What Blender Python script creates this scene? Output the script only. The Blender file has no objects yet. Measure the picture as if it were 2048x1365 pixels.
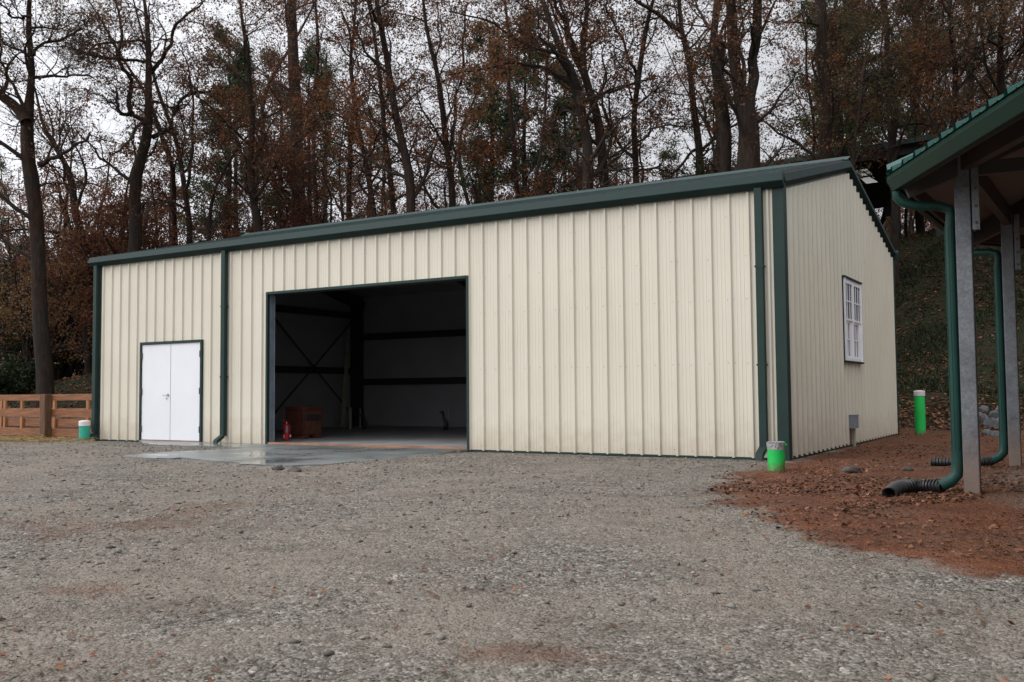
import bpy, math, random
import numpy as np
from mathutils import Vector
random.seed(7); RNG=np.random.default_rng(11)
S=bpy.context.scene; COL=S.collection
# ------------------------------------------------------------------ camera numbers
CX,CY,CZ=3.918,-14.58,1.028
YAW,PITCH,ROLL,FP=0.5406,0.0533,-0.0084,1931.7
FH=np.array([-math.sin(YAW),math.cos(YAW)]); RH=np.array([math.cos(YAW),math.sin(YAW)])
def cam_axes():
    cy,sy=math.cos(YAW),math.sin(YAW);cp,sp=math.cos(PITCH),math.sin(PITCH)
    f=np.array([-sy*cp,cy*cp,sp]); r=np.array([cy,sy,0.]); u=np.cross(r,f)
    cr,sr=math.cos(ROLL),math.sin(ROLL)
    return cr*r+sr*u,-sr*r+cr*u,f
CR,CU,CF=cam_axes(); CP=np.array([CX,CY,CZ])
def at(px,py,D):
    "point seen at photo pixel (px,py) standing D metres in front of the camera"
    d=CF+CR*(px-1024)/FP-CU*(py-682.5)/FP
    return CP+d*D
def on_y(px,py,y):
    d=CF+CR*(px-1024)/FP-CU*(py-682.5)/FP
    return CP+d*(y-CY)/d[1]
def on_z(px,py,z=0.):
    d=CF+CR*(px-1024)/FP-CU*(py-682.5)/FP
    return CP+d*(z-CZ)/d[2]
def LD(l,d): # lateral, depth (horizontal) -> world xy
    return np.array([CX,CY])+l*RH+d*FH
def sst(t): 
    t=np.clip(t,0,1); return t*t*(3-2*t)
# ------------------------------------------------------------------ terrain
def terrain(x,y):
    x=np.asarray(x,float); y=np.asarray(y,float)
    k=sst((x+21.5)/5.0)                     # 0 left of the barn, 1 behind it
    y0=1.6+(10.1-1.6)*k
    w=5.5+(19-5.5)*sst((x+26)/14)
    c=np.interp(x,[-60,-34,-25,-16,0,30],[-.5,.8,2.0,5.0,8.1,8.6])
    s=(y-y0)/w
    z=c*sst(s*.92+.0)*1.0
    z=z+np.maximum(s-1,0)*0.12
    # red earth slightly raised at the right, yard dips a little toward the camera
    z=z-0.05*sst((-y-4)/9)+0.05*sst((x-1.2)/3)*sst((y+9)/6)
    return z
def vnoise(x,y,seed=0):
    xi=np.floor(x).astype(np.int64); yi=np.floor(y).astype(np.int64); xf=x-xi; yf=y-yi
    def h(a,b):
        n=(a*374761393+b*668265263+seed*1442695)&0x7fffffff
        n=((n^(n>>13))*1274126177)&0x7fffffff
        return ((n^(n>>16))&0xffff)/65535.
    u=xf*xf*(3-2*xf); v=yf*yf*(3-2*yf)
    return (h(xi,yi)*(1-u)+h(xi+1,yi)*u)*(1-v)+(h(xi,yi+1)*(1-u)+h(xi+1,yi+1)*u)*v
def fbm(x,y,seed=0,o=4):
    a=0;s=0;w=1.
    for i in range(o):
        a=a+w*vnoise(x*2**i,y*2**i,seed+i); s+=w; w*=.5
    return a/s
# ------------------------------------------------------------------ materials
def nmat(name):
    m=bpy.data.materials.new(name); m.use_nodes=True; nt=m.node_tree; b=nt.nodes['Principled BSDF']
    return m,nt,b
def N(nt,t,**kw):
    n=nt.nodes.new(t)
    for k,v in kw.items():
        if k in n.inputs: n.inputs[k].default_value=v
        else: setattr(n,k,v)
    return n
def ramp(nt,stops,fac):
    r=nt.nodes.new('ShaderNodeValToRGB'); e=r.color_ramp.elements
    while len(e)<len(stops): e.new(.5)
    for i,(p,c) in enumerate(stops): e[i].position=p; e[i].color=(*c,1) if len(c)==3 else c
    nt.links.new(fac,r.inputs[0]); return r.outputs[0]
def simple(name,c,rough=.5,metal=0.,var=.15,scale=3.,bump=0.,bscale=40.,spec=.5,stretch=(1,1,1),rv=0.,detail=4):
    m,nt,b=nmat(name); L=nt.links
    tc=N(nt,'ShaderNodeTexCoord'); mp=N(nt,'ShaderNodeMapping'); mp.inputs['Scale'].default_value=stretch
    L.new(tc.outputs['Object'],mp.inputs[0])
    no=N(nt,'ShaderNodeTexNoise',Scale=scale,Detail=detail,Roughness=.6); L.new(mp.outputs[0],no.inputs['Vector'])
    lo=tuple(x*(1-var) for x in c); hi=tuple(min(1,x*(1+var)) for x in c)
    L.new(ramp(nt,[(.3,lo),(.7,hi)],no.outputs['Fac']),b.inputs['Base Color'])
    b.inputs['Roughness'].default_value=rough; b.inputs['Metallic'].default_value=metal
    b.inputs['Specular IOR Level'].default_value=spec
    if rv:
        mr=N(nt,'ShaderNodeMapRange'); mr.inputs['To Min'].default_value=rough-rv; mr.inputs['To Max'].default_value=rough+rv
        L.new(no.outputs['Fac'],mr.inputs[0]); L.new(mr.outputs[0],b.inputs['Roughness'])
    if bump:
        n2=N(nt,'ShaderNodeTexNoise',Scale=bscale,Detail=5.); L.new(mp.outputs[0],n2.inputs['Vector'])
        bp=N(nt,'ShaderNodeBump',Strength=bump,Distance=.02); L.new(n2.outputs['Fac'],bp.inputs['Height']); L.new(bp.outputs[0],b.inputs['Normal'])
    return m
M={}
def wall_mat():
    m,nt,b=nmat('cream_steel'); L=nt.links
    tc=N(nt,'ShaderNodeTexCoord')
    mp=N(nt,'ShaderNodeMapping'); mp.inputs['Scale'].default_value=(5,5,.35); L.new(tc.outputs['Object'],mp.inputs[0])
    n1=N(nt,'ShaderNodeTexNoise',Scale=1.,Detail=5.,Roughness=.65); L.new(mp.outputs[0],n1.inputs['Vector'])
    n2=N(nt,'ShaderNodeTexNoise',Scale=.8,Detail=3.); L.new(tc.outputs['Object'],n2.inputs['Vector'])
    c=ramp(nt,[(.25,(.628,.588,.488)),(.75,(.650,.609,.508))],n1.outputs['Fac'])
    c2=ramp(nt,[(.35,(.95,.945,.94)),(.65,(1,1,1))],n2.outputs['Fac'])
    mx=N(nt,'ShaderNodeMix',data_type='RGBA',blend_type='MULTIPLY'); mx.inputs[0].default_value=1
    L.new(c,mx.inputs[6]); L.new(c2,mx.inputs[7])
    # rain-splashed dirt along the foot of the sheets
    sx=N(nt,'ShaderNodeSeparateXYZ'); L.new(tc.outputs['Object'],sx.inputs[0])
    n3=N(nt,'ShaderNodeTexNoise',Scale=5.,Detail=6.); L.new(tc.outputs['Object'],n3.inputs['Vector'])
    ad=N(nt,'ShaderNodeMath',operation='MULTIPLY_ADD'); L.new(n3.outputs['Fac'],ad.inputs[0]); ad.inputs[1].default_value=-.9; L.new(sx.outputs[2],ad.inputs[2])
    mr=N(nt,'ShaderNodeMapRange'); mr.inputs[1].default_value=-.45; mr.inputs[2].default_value=.15; mr.inputs[3].default_value=.3; mr.inputs[4].default_value=0; L.new(ad.outputs[0],mr.inputs[0])
    m3=N(nt,'ShaderNodeMix',data_type='RGBA'); L.new(mr.outputs[0],m3.inputs[0]); L.new(mx.outputs[2],m3.inputs[6]); m3.inputs[7].default_value=(.30,.20,.12,1)
    L.new(m3.outputs[2],b.inputs['Base Color'])
    b.inputs['Roughness'].default_value=.42; b.inputs['Specular IOR Level'].default_value=.4
    n4=N(nt,'ShaderNodeTexNoise',Scale=1.6,Detail=2.); L.new(tc.outputs['Object'],n4.inputs['Vector'])
    bp=N(nt,'ShaderNodeBump',Strength=.25,Distance=.02); L.new(n4.outputs['Fac'],bp.inputs['Height']); L.new(bp.outputs[0],b.inputs['Normal'])
    return m
M['wall']=wall_mat()
M['green']=simple('dark_green_trim',(.016,.035,.031),.5,0,.14,2.5,.05,6,spec=.22,rv=.08)
M['gut']=simple('green_gutter_trim',(.011,.027,.025),.5,0,.2,1.5,.08,5,spec=.15,rv=.1)
M['roofg']=simple('green_roof_steel',(.015,.035,.032),.5,0,.25,2.,.05,5,spec=.22,rv=.1)
M['teal']=simple('teal_roof_steel',(.012,.064,.052),.45,0,.15,2.,spec=.25)
M['gutterg']=simple('gutter_green',(.008,.028,.019),.5,0,.2,1.5,spec=.12,rv=.08)
M['dspout']=simple('downspout_green',(.009,.044,.035),.45,0,.2,2.,spec=.25)
M['white']=simple('white_paint',(.72,.73,.76),.4,0,.03,1.2,.03,12)
M['winwhite']=simple('white_vinyl',(.80,.80,.82),.4,0,.06,4)
M['chrome']=simple('brushed_metal',(.45,.45,.46),.3,.9,.1,20)
M['black']=simple('black_plastic',(.012,.012,.013),.42,0,.2,6)
M['conc_in']=simple('floor_concrete',(.30,.30,.30),.6,0,.2,1.5,.1,30,rv=.1)
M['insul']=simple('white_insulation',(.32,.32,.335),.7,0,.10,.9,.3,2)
M['darksteel']=simple('dark_primer_steel',(.035,.028,.028),.5,0,.2,4)
M['jamb']=simple('bare_jamb_steel',(.20,.235,.28),.45,.2,.25,4,rv=.1)
M['sill']=simple('orange_sill_board',(.30,.15,.09),.7,0,.3,6,.2,40,stretch=(.3,1,1))
M['woodrail']=simple('stained_rail_wood',(.215,.085,.033),.7,0,.45,5.,.4,60,stretch=(.4,2,6))
M['woodnew']=simple('pale_stained_wood',(.33,.15,.06),.7,0,.3,5,.3,60,stretch=(3,3,.4))
M['woodpost']=simple('dark_post_wood',(.11,.055,.026),.8,0,.45,6,.5,50,stretch=(3,3,.4))
M['oldwood']=simple('weathered_rail_wood',(.22,.13,.07),.85,0,.4,5,.4,50)
M['board']=simple('bare_board',(.30,.28,.22),.7,0,.2,5)
M['toolred']=simple('faded_red_steel',(.085,.024,.016),.6,0,.35,4,.1,20)
M['toolred2']=simple('scuffed_red_steel',(.11,.040,.024),.65,0,.45,7)
M['extred']=simple('extinguisher_red',(.50,.015,.02),.25,0,.08,3)
M['label']=simple('paper_label',(.70,.68,.66),.6,0,.08,30)
M['hoseblk']=simple('hose_rubber',(.03,.03,.035),.4,0,.2,30)
M['pipeg']=simple('bright_green_pvc',(.005,.60,.085),.4,0,.12,5,rv=.08)
M['pipet']=simple('teal_pvc',(.02,.36,.25),.35,0,.12,5)
M['capw']=simple('dusty_white_cap',(.62,.60,.58),.5,0,.12,14,.1,30)
M['tape']=simple('silver_tape',(.35,.35,.35),.35,.4,.5,30,.6,30)
M['greybox']=simple('grey_enamel',(.19,.21,.245),.45,0,.08,5)
M['rockg']=simple('grey_rock',(.085,.088,.095),.85,0,.45,6,.8,9)
M['rockb']=simple('brown_rock',(.065,.052,.045),.9,0,.4,6,.8,9)
M['ceil']=simple('tan_ceiling_sheet',(.17,.14,.125),.7,0,.15,1.2)
M['rust']=simple('brown_primer_steel',(.045,.030,.025),.6,0,.3,4)
M['arenadark']=simple('dark_roof_underside',(.020,.022,.022),.8,0,.2,3)
M['sky_lite']=simple('translucent_skylight',(.75,.75,.68),.5,0,.1,8)
M['straw']=simple('yellow_straw',(.30,.21,.085),.8,0,.4,9)
def galv():
    m,nt,b=nmat('galvanised_steel'); L=nt.links
    tc=N(nt,'ShaderNodeTexCoord'); n=N(nt,'ShaderNodeTexNoise',Scale=2.2,Detail=8.,Roughness=.75); L.new(tc.outputs['Object'],n.inputs['Vector'])
    v=N(nt,'ShaderNodeTexVoronoi',Scale=55.); L.new(tc.outputs['Object'],v.inputs['Vector'])
    mm=N(nt,'ShaderNodeMath',operation='MULTIPLY_ADD'); L.new(v.outputs['Color'],mm.inputs[0]); mm.inputs[1].default_value=.20; L.new(n.outputs['Fac'],mm.inputs[2])
    c=ramp(nt,[(.4,(.075,.080,.088)),(.6,(.135,.145,.158)),(.85,(.23,.24,.26))],mm.outputs[0])
    sx=N(nt,'ShaderNodeSeparateXYZ'); L.new(tc.outputs['Object'],sx.inputs[0])
    ad=N(nt,'ShaderNodeMath',operation='MULTIPLY_ADD'); L.new(n.outputs['Fac'],ad.inputs[0]); ad.inputs[1].default_value=-1.; L.new(sx.outputs[2],ad.inputs[2])
    mr=N(nt,'ShaderNodeMapRange'); mr.inputs[1].default_value=-.4; mr.inputs[2].default_value=.25; mr.inputs[3].default_value=.75; mr.inputs[4].default_value=0; L.new(ad.outputs[0],mr.inputs[0])
    m3=N(nt,'ShaderNodeMix',data_type='RGBA'); L.new(mr.outputs[0],m3.inputs[0]); L.new(c,m3.inputs[6]); m3.inputs[7].default_value=(.19,.12,.085,1)
    L.new(m3.outputs[2],b.inputs['Base Color'])
    b.inputs['Metallic'].default_value=.35; b.inputs['Roughness'].default_value=.5
    return m
M['galv']=galv()
def glass():
    m,nt,b=nmat('window_glass'); b.inputs['Base Color'].default_value=(.02,.025,.03,1); b.inputs['Roughness'].default_value=.06
    b.inputs['Specular IOR Level'].default_value=.12; b.inputs['IOR'].default_value=1.25
    return m
M['glass']=glass()
M['lowpane']=simple('pale_pane',(.30,.30,.32),.6,0,.2,12)  # pale grey panes of the lower sashes
def pvc(name,c,dirt):
    m=simple(name,c,.42,0,.16,3,rv=.1); nt=m.node_tree; L=nt.links; b=nt.nodes['Principled BSDF']; src=b.inputs['Base Color'].links[0].from_socket
    tc=N(nt,'ShaderNodeTexCoord'); sx=N(nt,'ShaderNodeSeparateXYZ'); L.new(tc.outputs['Object'],sx.inputs[0])
    n=N(nt,'ShaderNodeTexNoise',Scale=9.,Detail=7.,Roughness=.7); L.new(tc.outputs['Object'],n.inputs['Vector'])
    a=N(nt,'ShaderNodeMath',operation='MULTIPLY_ADD'); L.new(n.outputs['Fac'],a.inputs[0]); a.inputs[1].default_value=-.5; L.new(sx.outputs[2],a.inputs[2])
    mr=N(nt,'ShaderNodeMapRange'); mr.inputs[1].default_value=-.28; mr.inputs[2].default_value=-.10; mr.inputs[3].default_value=.85; mr.inputs[4].default_value=.0; L.new(a.outputs[0],mr.inputs[0])
    x=N(nt,'ShaderNodeMix',data_type='RGBA'); L.new(mr.outputs[0],x.inputs[0]); L.new(src,x.inputs[6]); x.inputs[7].default_value=(*dirt,1); L.new(x.outputs[2],b.inputs['Base Color']); return m
M['pipeg']=pvc('bright_green_pvc',(.006,.50,.085),(.13,.06,.035)); M['pipet']=pvc('teal_pvc',(.02,.34,.24),(.14,.11,.08))
def bark():
    m,nt,b=nmat('bark'); L=nt.links
    tc=N(nt,'ShaderNodeTexCoord'); oi=N(nt,'ShaderNodeObjectInfo')
    mp=N(nt,'ShaderNodeMapping'); mp.inputs['Scale'].default_value=(6,6,1.3); L.new(tc.outputs['Object'],mp.inputs[0])
    n=N(nt,'ShaderNodeTexNoise',Scale=2.,Detail=6.,Roughness=.7); L.new(mp.outputs[0],n.inputs['Vector'])
    n2=N(nt,'ShaderNodeTexNoise',Scale=.6,Detail=3.); L.new(tc.outputs['Object'],n2.inputs['Vector'])
    c=ramp(nt,[(.3,(.010,.008,.007)),(.55,(.026,.020,.016)),(.75,(.052,.040,.030))],n.outputs['Fac'])
    c2=ramp(nt,[(.45,(1,1,1)),(.7,(1.35,.78,.55))],n2.outputs['Fac'])
    mx=N(nt,'ShaderNodeMix',data_type='RGBA',blend_type='MULTIPLY'); mx.inputs[0].default_value=1
    L.new(c,mx.inputs[6]); L.new(c2,mx.inputs[7]); L.new(mx.outputs[2],b.inputs['Base Color'])
    b.inputs['Roughness'].default_value=.9; b.inputs['Specular IOR Level'].default_value=.2
    bp=N(nt,'ShaderNodeBump',Strength=.8,Distance=.05); L.new(n.outputs['Fac'],bp.inputs['Height']); L.new(bp.outputs[0],b.inputs['Normal'])
    return m
M['bark']=bark()
M['twig']=simple('twig_bark',(.032,.024,.019),.9,0,.3,2,spec=.2)
def leafmat(name,cols,trans=.42,rough=.6):
    m=bpy.data.materials.new(name); m.use_nodes=True; nt=m.node_tree; L=nt.links; nt.nodes.clear()
    o=N(nt,'ShaderNodeOutputMaterial'); at_=N(nt,'ShaderNodeAttribute',attribute_name='tint')
    n=len(cols); c=ramp(nt,[(i/(n-1) if n>1 else 0,cols[i]) for i in range(n)],at_.outputs['Fac'])
    d=N(nt,'ShaderNodeBsdfPrincipled'); d.inputs['Roughness'].default_value=rough; d.inputs['Specular IOR Level'].default_value=.25; L.new(c,d.inputs['Base Color'])
    t=N(nt,'ShaderNodeBsdfTranslucent'); L.new(c,t.inputs['Color'])
    mx=N(nt,'ShaderNodeMixShader'); mx.inputs[0].default_value=trans
    L.new(d.outputs[0],mx.inputs[1]); L.new(t.outputs[0],mx.inputs[2]); L.new(mx.outputs[0],o.inputs[0])
    return m
LM={'rust':leafmat('rust_leaves',[(.040,.019,.012),(.100,.042,.021),(.18,.072,.031),(.26,.115,.044)]),
    'maroon':leafmat('maroon_leaves',[(.045,.016,.013),(.10,.032,.022),(.165,.055,.032),(.20,.09,.04)]),
    'orange':leafmat('orange_leaves',[(.055,.021,.010),(.12,.042,.016),(.20,.068,.021),(.26,.11,.035)]),
    'brown':leafmat('brown_leaves',[(.042,.026,.016),(.095,.053,.028),(.15,.080,.038),(.20,.115,.05)]),
    'olive':leafmat('olive_leaves',[(.018,.022,.009),(.040,.040,.014),(.075,.050,.018),(.14,.062,.024)]),
    'pine':leafmat('pine_needles',[(.018,.028,.012),(.035,.052,.020),(.055,.08,.03),(.07,.09,.035)],.2),
    'ever':leafmat('dark_evergreen_leaves',[(.006,.010,.005),(.012,.020,.008),(.022,.034,.012),(.038,.048,.014)],.2),
    'fall':leafmat('fallen_leaf',[(.045,.022,.013),(.105,.045,.023),(.20,.080,.036),(.31,.15,.07)],.1),
    'grass':leafmat('hill_grass_blades',[(.008,.012,.005),(.015,.022,.008),(.026,.036,.012),(.05,.052,.02)],.25)}
def ground_mat():
    m,nt,b=nmat('ground'); L=nt.links
    g=N(nt,'ShaderNodeNewGeometry'); P=g.outputs['Position']
    mk=N(nt,'ShaderNodeAttribute',attribute_name='mask'); sp=N(nt,'ShaderNodeSeparateColor'); L.new(mk.outputs['Color'],sp.inputs[0])
    def noise(s,d=5,r=.6):
        n=N(nt,'ShaderNodeTexNoise',Scale=s,Detail=d,Roughness=r); L.new(P,n.inputs['Vector']); return n.outputs['Fac']
    def mix(f,a,b_,t='MIX'):
        x=N(nt,'ShaderNodeMix',data_type='RGBA',blend_type=t)
        if isinstance(f,float): x.inputs[0].default_value=f
        else: L.new(f,x.inputs[0])
        for i,v in ((6,a),(7,b_)):
            if isinstance(v,tuple): x.inputs[i].default_value=(*v,1)
            else: L.new(v,x.inputs[i])
        return x.outputs[2]
    v1=N(nt,'ShaderNodeTexVoronoi',Scale=62.); L.new(P,v1.inputs['Vector'])
    v2=N(nt,'ShaderNodeTexVoronoi',Scale=24.); L.new(P,v2.inputs['Vector'])
    sc=N(nt,'ShaderNodeSeparateColor'); L.new(v1.outputs['Color'],sc.inputs[0])
    sc2=N(nt,'ShaderNodeSeparateColor'); L.new(v2.outputs['Color'],sc2.inputs[0])
    st=ramp(nt,[(0,(.085,.073,.059)),(.35,(.188,.168,.141)),(.75,(.255,.231,.197)),(1,(.39,.36,.32))],sc.outputs[0])
    st2=ramp(nt,[(0,(.5,.48,.46)),(.5,(1,1,1)),(.93,(1.1,1.1,1.1)),(1,(1.7,1.7,1.75))],sc2.outputs[1])
    grav=mix(.75,st,st2,'MULTIPLY')
    sand=ramp(nt,[(.3,(.215,.180,.141)),(.7,(.315,.275,.226))],noise(30,4))
    pf=ramp(nt,[(.40,(0,0,0)),(.62,(.8,.8,.8))],noise(.55,6,.65))
    grav=mix(pf,grav,sand)
    dk=ramp(nt,[(.32,(.72,.70,.69)),(.52,(1,1,1))],noise(1.3,7,.7))
    grav=mix(1.,grav,dk,'MULTIPLY')
    clay=ramp(nt,[(.28,(.090,.034,.018)),(.5,(.165,.062,.031)),(.72,(.25,.105,.055))],noise(1.7,8,.7))
    clay=mix(.5,clay,ramp(nt,[(.3,(.6,.6,.6)),(.7,(1.2,1.2,1.2))],noise(45,4)),'MULTIPLY')
    clay=mix(ramp(nt,[(.42,(0,0,0)),(.66,(.6,.6,.6))],noise(.9,5,.6)),clay,(.11,.068,.046))
    hill=ramp(nt,[(.3,(.012,.017,.006)),(.5,(.022,.026,.010)),(.6,(.036,.019,.012)),(.75,(.058,.030,.019))],noise(2.2,8,.75))
    hill=mix(.6,hill,ramp(nt,[(.3,(.4,.4,.4)),(.7,(1.4,1.4,1.4))],noise(28,4)),'MULTIPLY')
    base=mix(sp.outputs[0],grav,clay); base=mix(sp.outputs[1],base,hill)
    L.new(base,b.inputs['Base Color']); b.inputs['Roughness'].default_value=.85; b.inputs['Specular IOR Level'].default_value=.15
    # bump: pebbles where it is gravel
    inv=N(nt,'ShaderNodeMath',operation='SUBTRACT'); inv.inputs[0].default_value=1; L.new(v1.outputs['Distance'],inv.inputs[1])
    inv2=N(nt,'ShaderNodeMath',operation='MULTIPLY_ADD'); L.new(v2.outputs['Distance'],inv2.inputs[0]); inv2.inputs[1].default_value=-1.2; L.new(inv.outputs[0],inv2.inputs[2])
    ad=N(nt,'ShaderNodeMath',operation='MULTIPLY_ADD'); L.new(noise(12,6,.7),ad.inputs[0]); ad.inputs[1].default_value=2.2; L.new(inv2.outputs[0],ad.inputs[2])
    bp=N(nt,'ShaderNodeBump',Strength=1.,Distance=.022); L.new(ad.outputs[0],bp.inputs['Height']); L.new(bp.outputs[0],b.inputs['Normal'])
    return m
M['ground']=ground_mat()
def slab_mat():
    m,nt,b=nmat('wet_concrete'); L=nt.links
    g=N(nt,'ShaderNodeNewGeometry')
    def noise(s,d=5,r=.6):
        n=N(nt,'ShaderNodeTexNoise',Scale=s,Detail=d,Roughness=r); L.new(g.outputs['Position'],n.inputs['Vector']); return n.outputs['Fac']
    c=ramp(nt,[(.3,(.095,.105,.102)),(.5,(.14,.152,.149)),(.72,(.20,.21,.205))],noise(.9,7,.65))
    L.new(c,b.inputs['Base Color'])
    r=ramp(nt,[(.36,(.10,.10,.10)),(.52,(.42,.42,.42))],noise(.7,4,.55)); L.new(r,b.inputs['Roughness'])
    bp=N(nt,'ShaderNodeBump',Strength=.12,Distance=.01); L.new(noise(25,5),bp.inputs['Height']); L.new(bp.outputs[0],b.inputs['Normal'])
    return m
M['slab']=slab_mat()
def stonemat():
    m,nt,b=nmat('gravel_stone'); a=N(nt,'ShaderNodeAttribute',attribute_name='tint')
    c=ramp(nt,[(0,(.05,.043,.036)),(.4,(.135,.120,.100)),(.8,(.21,.190,.162)),(.97,(.31,.285,.25)),(1,(.5,.49,.46))],a.outputs['Fac'])
    nt.links.new(c,b.inputs['Base Color']); b.inputs['Roughness'].default_value=.85; return m
M['stone']=stonemat()
def skylite():
    m=bpy.data.materials.new('translucent_skylight'); m.use_nodes=True; nt=m.node_tree; nt.nodes.clear(); o=N(nt,'ShaderNodeOutputMaterial'); t=N(nt,'ShaderNodeBsdfTranslucent'); t.inputs[0].default_value=(.5,.5,.45,1); nt.links.new(t.outputs[0],o.inputs[0]); return m
M['sky_lite']=skylite()
# ------------------------------------------------------------------ objects
def link(o,parent=None):
    COL.objects.link(o)
    if parent is not None: o.parent=parent
    return o
def npmesh(name,V,F,mat,parent=None,tint=None,smooth=False,mask=None,loc=None):
    V=np.asarray(V,np.float32); F=np.asarray(F,np.int32)
    if loc is not None: V=V-np.asarray(loc,np.float32)
    me=bpy.data.meshes.new(name); k=F.shape[1]
    me.vertices.add(len(V)); me.vertices.foreach_set('co',V.ravel())
    me.loops.add(F.size); me.loops.foreach_set('vertex_index',F.ravel())
    me.polygons.add(len(F)); me.polygons.foreach_set('loop_start',np.arange(0,F.size,k,dtype=np.int32))
    if smooth: me.polygons.foreach_set('use_smooth',np.ones(len(F),bool))
    me.update(calc_edges=True)
    if tint is not None:
        at_=me.attributes.new('tint','FLOAT','FACE'); at_.data.foreach_set('value',np.asarray(tint,np.float32))
    if mask is not None:
        at_=me.color_attributes.new('mask','FLOAT_COLOR','POINT'); at_.data.foreach_set('color',np.asarray(mask,np.float32).ravel())
    me.materials.append(mat); o=bpy.data.objects.new(name,me); link(o,parent)
    if loc is not None and parent is None: o.location=loc
    return o
class MB:
    def __init__(s): s.v=[];s.f=[]
    def add(s,v,f):
        b=len(s.v); s.v+= [tuple(map(float,p)) for p in v]; s.f+=[tuple(i+b for i in q) for q in f]; return s
    def box(s,x0,y0,z0,x1,y1,z1):
        return s.add([(x0,y0,z0),(x1,y0,z0),(x1,y1,z0),(x0,y1,z0),(x0,y0,z1),(x1,y0,z1),(x1,y1,z1),(x0,y1,z1)],
            [(0,3,2,1),(4,5,6,7),(0,1,5,4),(1,2,6,5),(2,3,7,6),(3,0,4,7)])
    def bar(s,a,b,w,h,up=(0,0,1)):
        a=Vector(a);b=Vector(b);d=(b-a).normalized();u=Vector(up)
        sd=d.cross(u)
        if sd.length<1e-4: sd=d.cross(Vector((1,0,0)))
        sd.normalize(); u=sd.cross(d).normalized(); sd*=w/2;u*=h/2
        v=[a-sd-u,a+sd-u,a+sd+u,a-sd+u,b-sd-u,b+sd-u,b+sd+u,b-sd+u]
        return s.add(v,[(0,1,2,3),(7,6,5,4),(0,4,5,1),(1,5,6,2),(2,6,7,3),(3,7,4,0)])
    def prism(s,prof,a,b,ud,vd):
        "profile points (u,v) swept from a to b"
        a=Vector(a);b=Vector(b);ud=Vector(ud);vd=Vector(vd);n=len(prof)
        v=[a+ud*p[0]+vd*p[1] for p in prof]+[b+ud*p[0]+vd*p[1] for p in prof]
        return s.add(v,[(i,(i+1)%n,n+(i+1)%n,n+i) for i in range(n)]+[tuple(range(n))[::-1],tuple(range(n,2*n))])
    def tube(s,pts,r,n=12,caps=True):
        pts=[Vector(p) for p in pts]
        if not hasattr(r,'__len__'): r=[r]*len(pts)
        ref=Vector((0,0,1)); base=len(s.v); prev=None
        for i,p in enumerate(pts):
            d=(pts[min(i+1,len(pts)-1)]-pts[max(i-1,0)]).normalized()
            if prev is None:
                a=d.cross(ref)
                if a.length<.05: a=d.cross(Vector((1,0,0)))
            else: a=prev-d*prev.dot(d)
            a.normalize(); prev=a; b=d.cross(a)
            for k in range(n):
                t=2*math.pi*k/n; s.v.append(tuple(p+(a*math.cos(t)+b*math.sin(t))*r[i]))
        for i in range(len(pts)-1):
            for k in range(n):
                q=base+i*n; s.f.append((q+k,q+(k+1)%n,q+n+(k+1)%n,q+n+k))
        if caps:
            s.f.append(tuple(base+k for k in range(n))[::-1]); q=base+(len(pts)-1)*n; s.f.append(tuple(q+k for k in range(n)))
        return s
    def build(s,name,mat,parent=None,bev=0.,smooth=False,origin=None):
        me=bpy.data.meshes.new(name); v=s.v
        o0=Vector(origin) if origin is not None else (Vector(parent['_o']) if parent is not None and '_o' in parent else Vector((0,0,0)))
        me.from_pydata([tuple(Vector(p)-o0) for p in v],[],s.f); me.update()
        if smooth: me.polygons.foreach_set('use_smooth',[True]*len(me.polygons))
        me.materials.append(mat); o=bpy.data.objects.new(name,me); link(o,parent)
        if parent is None: o.location=o0
        if parent is not None and '_o' in parent: o['_o']=tuple(o0)
        if bev:
            b=o.modifiers.new('bevel','BEVEL'); b.width=bev; b.segments=2; b.limit_method='ANGLE'
        return o
def thing(name,label,cat,loc=(0,0,0),group=None):
    o=bpy.data.objects.new(name,None); o.empty_display_size=.2; link(o); o.location=loc; o['_o']=tuple(float(a) for a in loc)
    o['label']=label; o['category']=cat
    if group: o['group']=group
    return o
def tag(o,label=None,cat=None,group=None,kind=None):
    if label:o['label']=label
    if cat:o['category']=cat
    if group:o['group']=group
    if kind:o['kind']=kind
    return o
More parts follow.
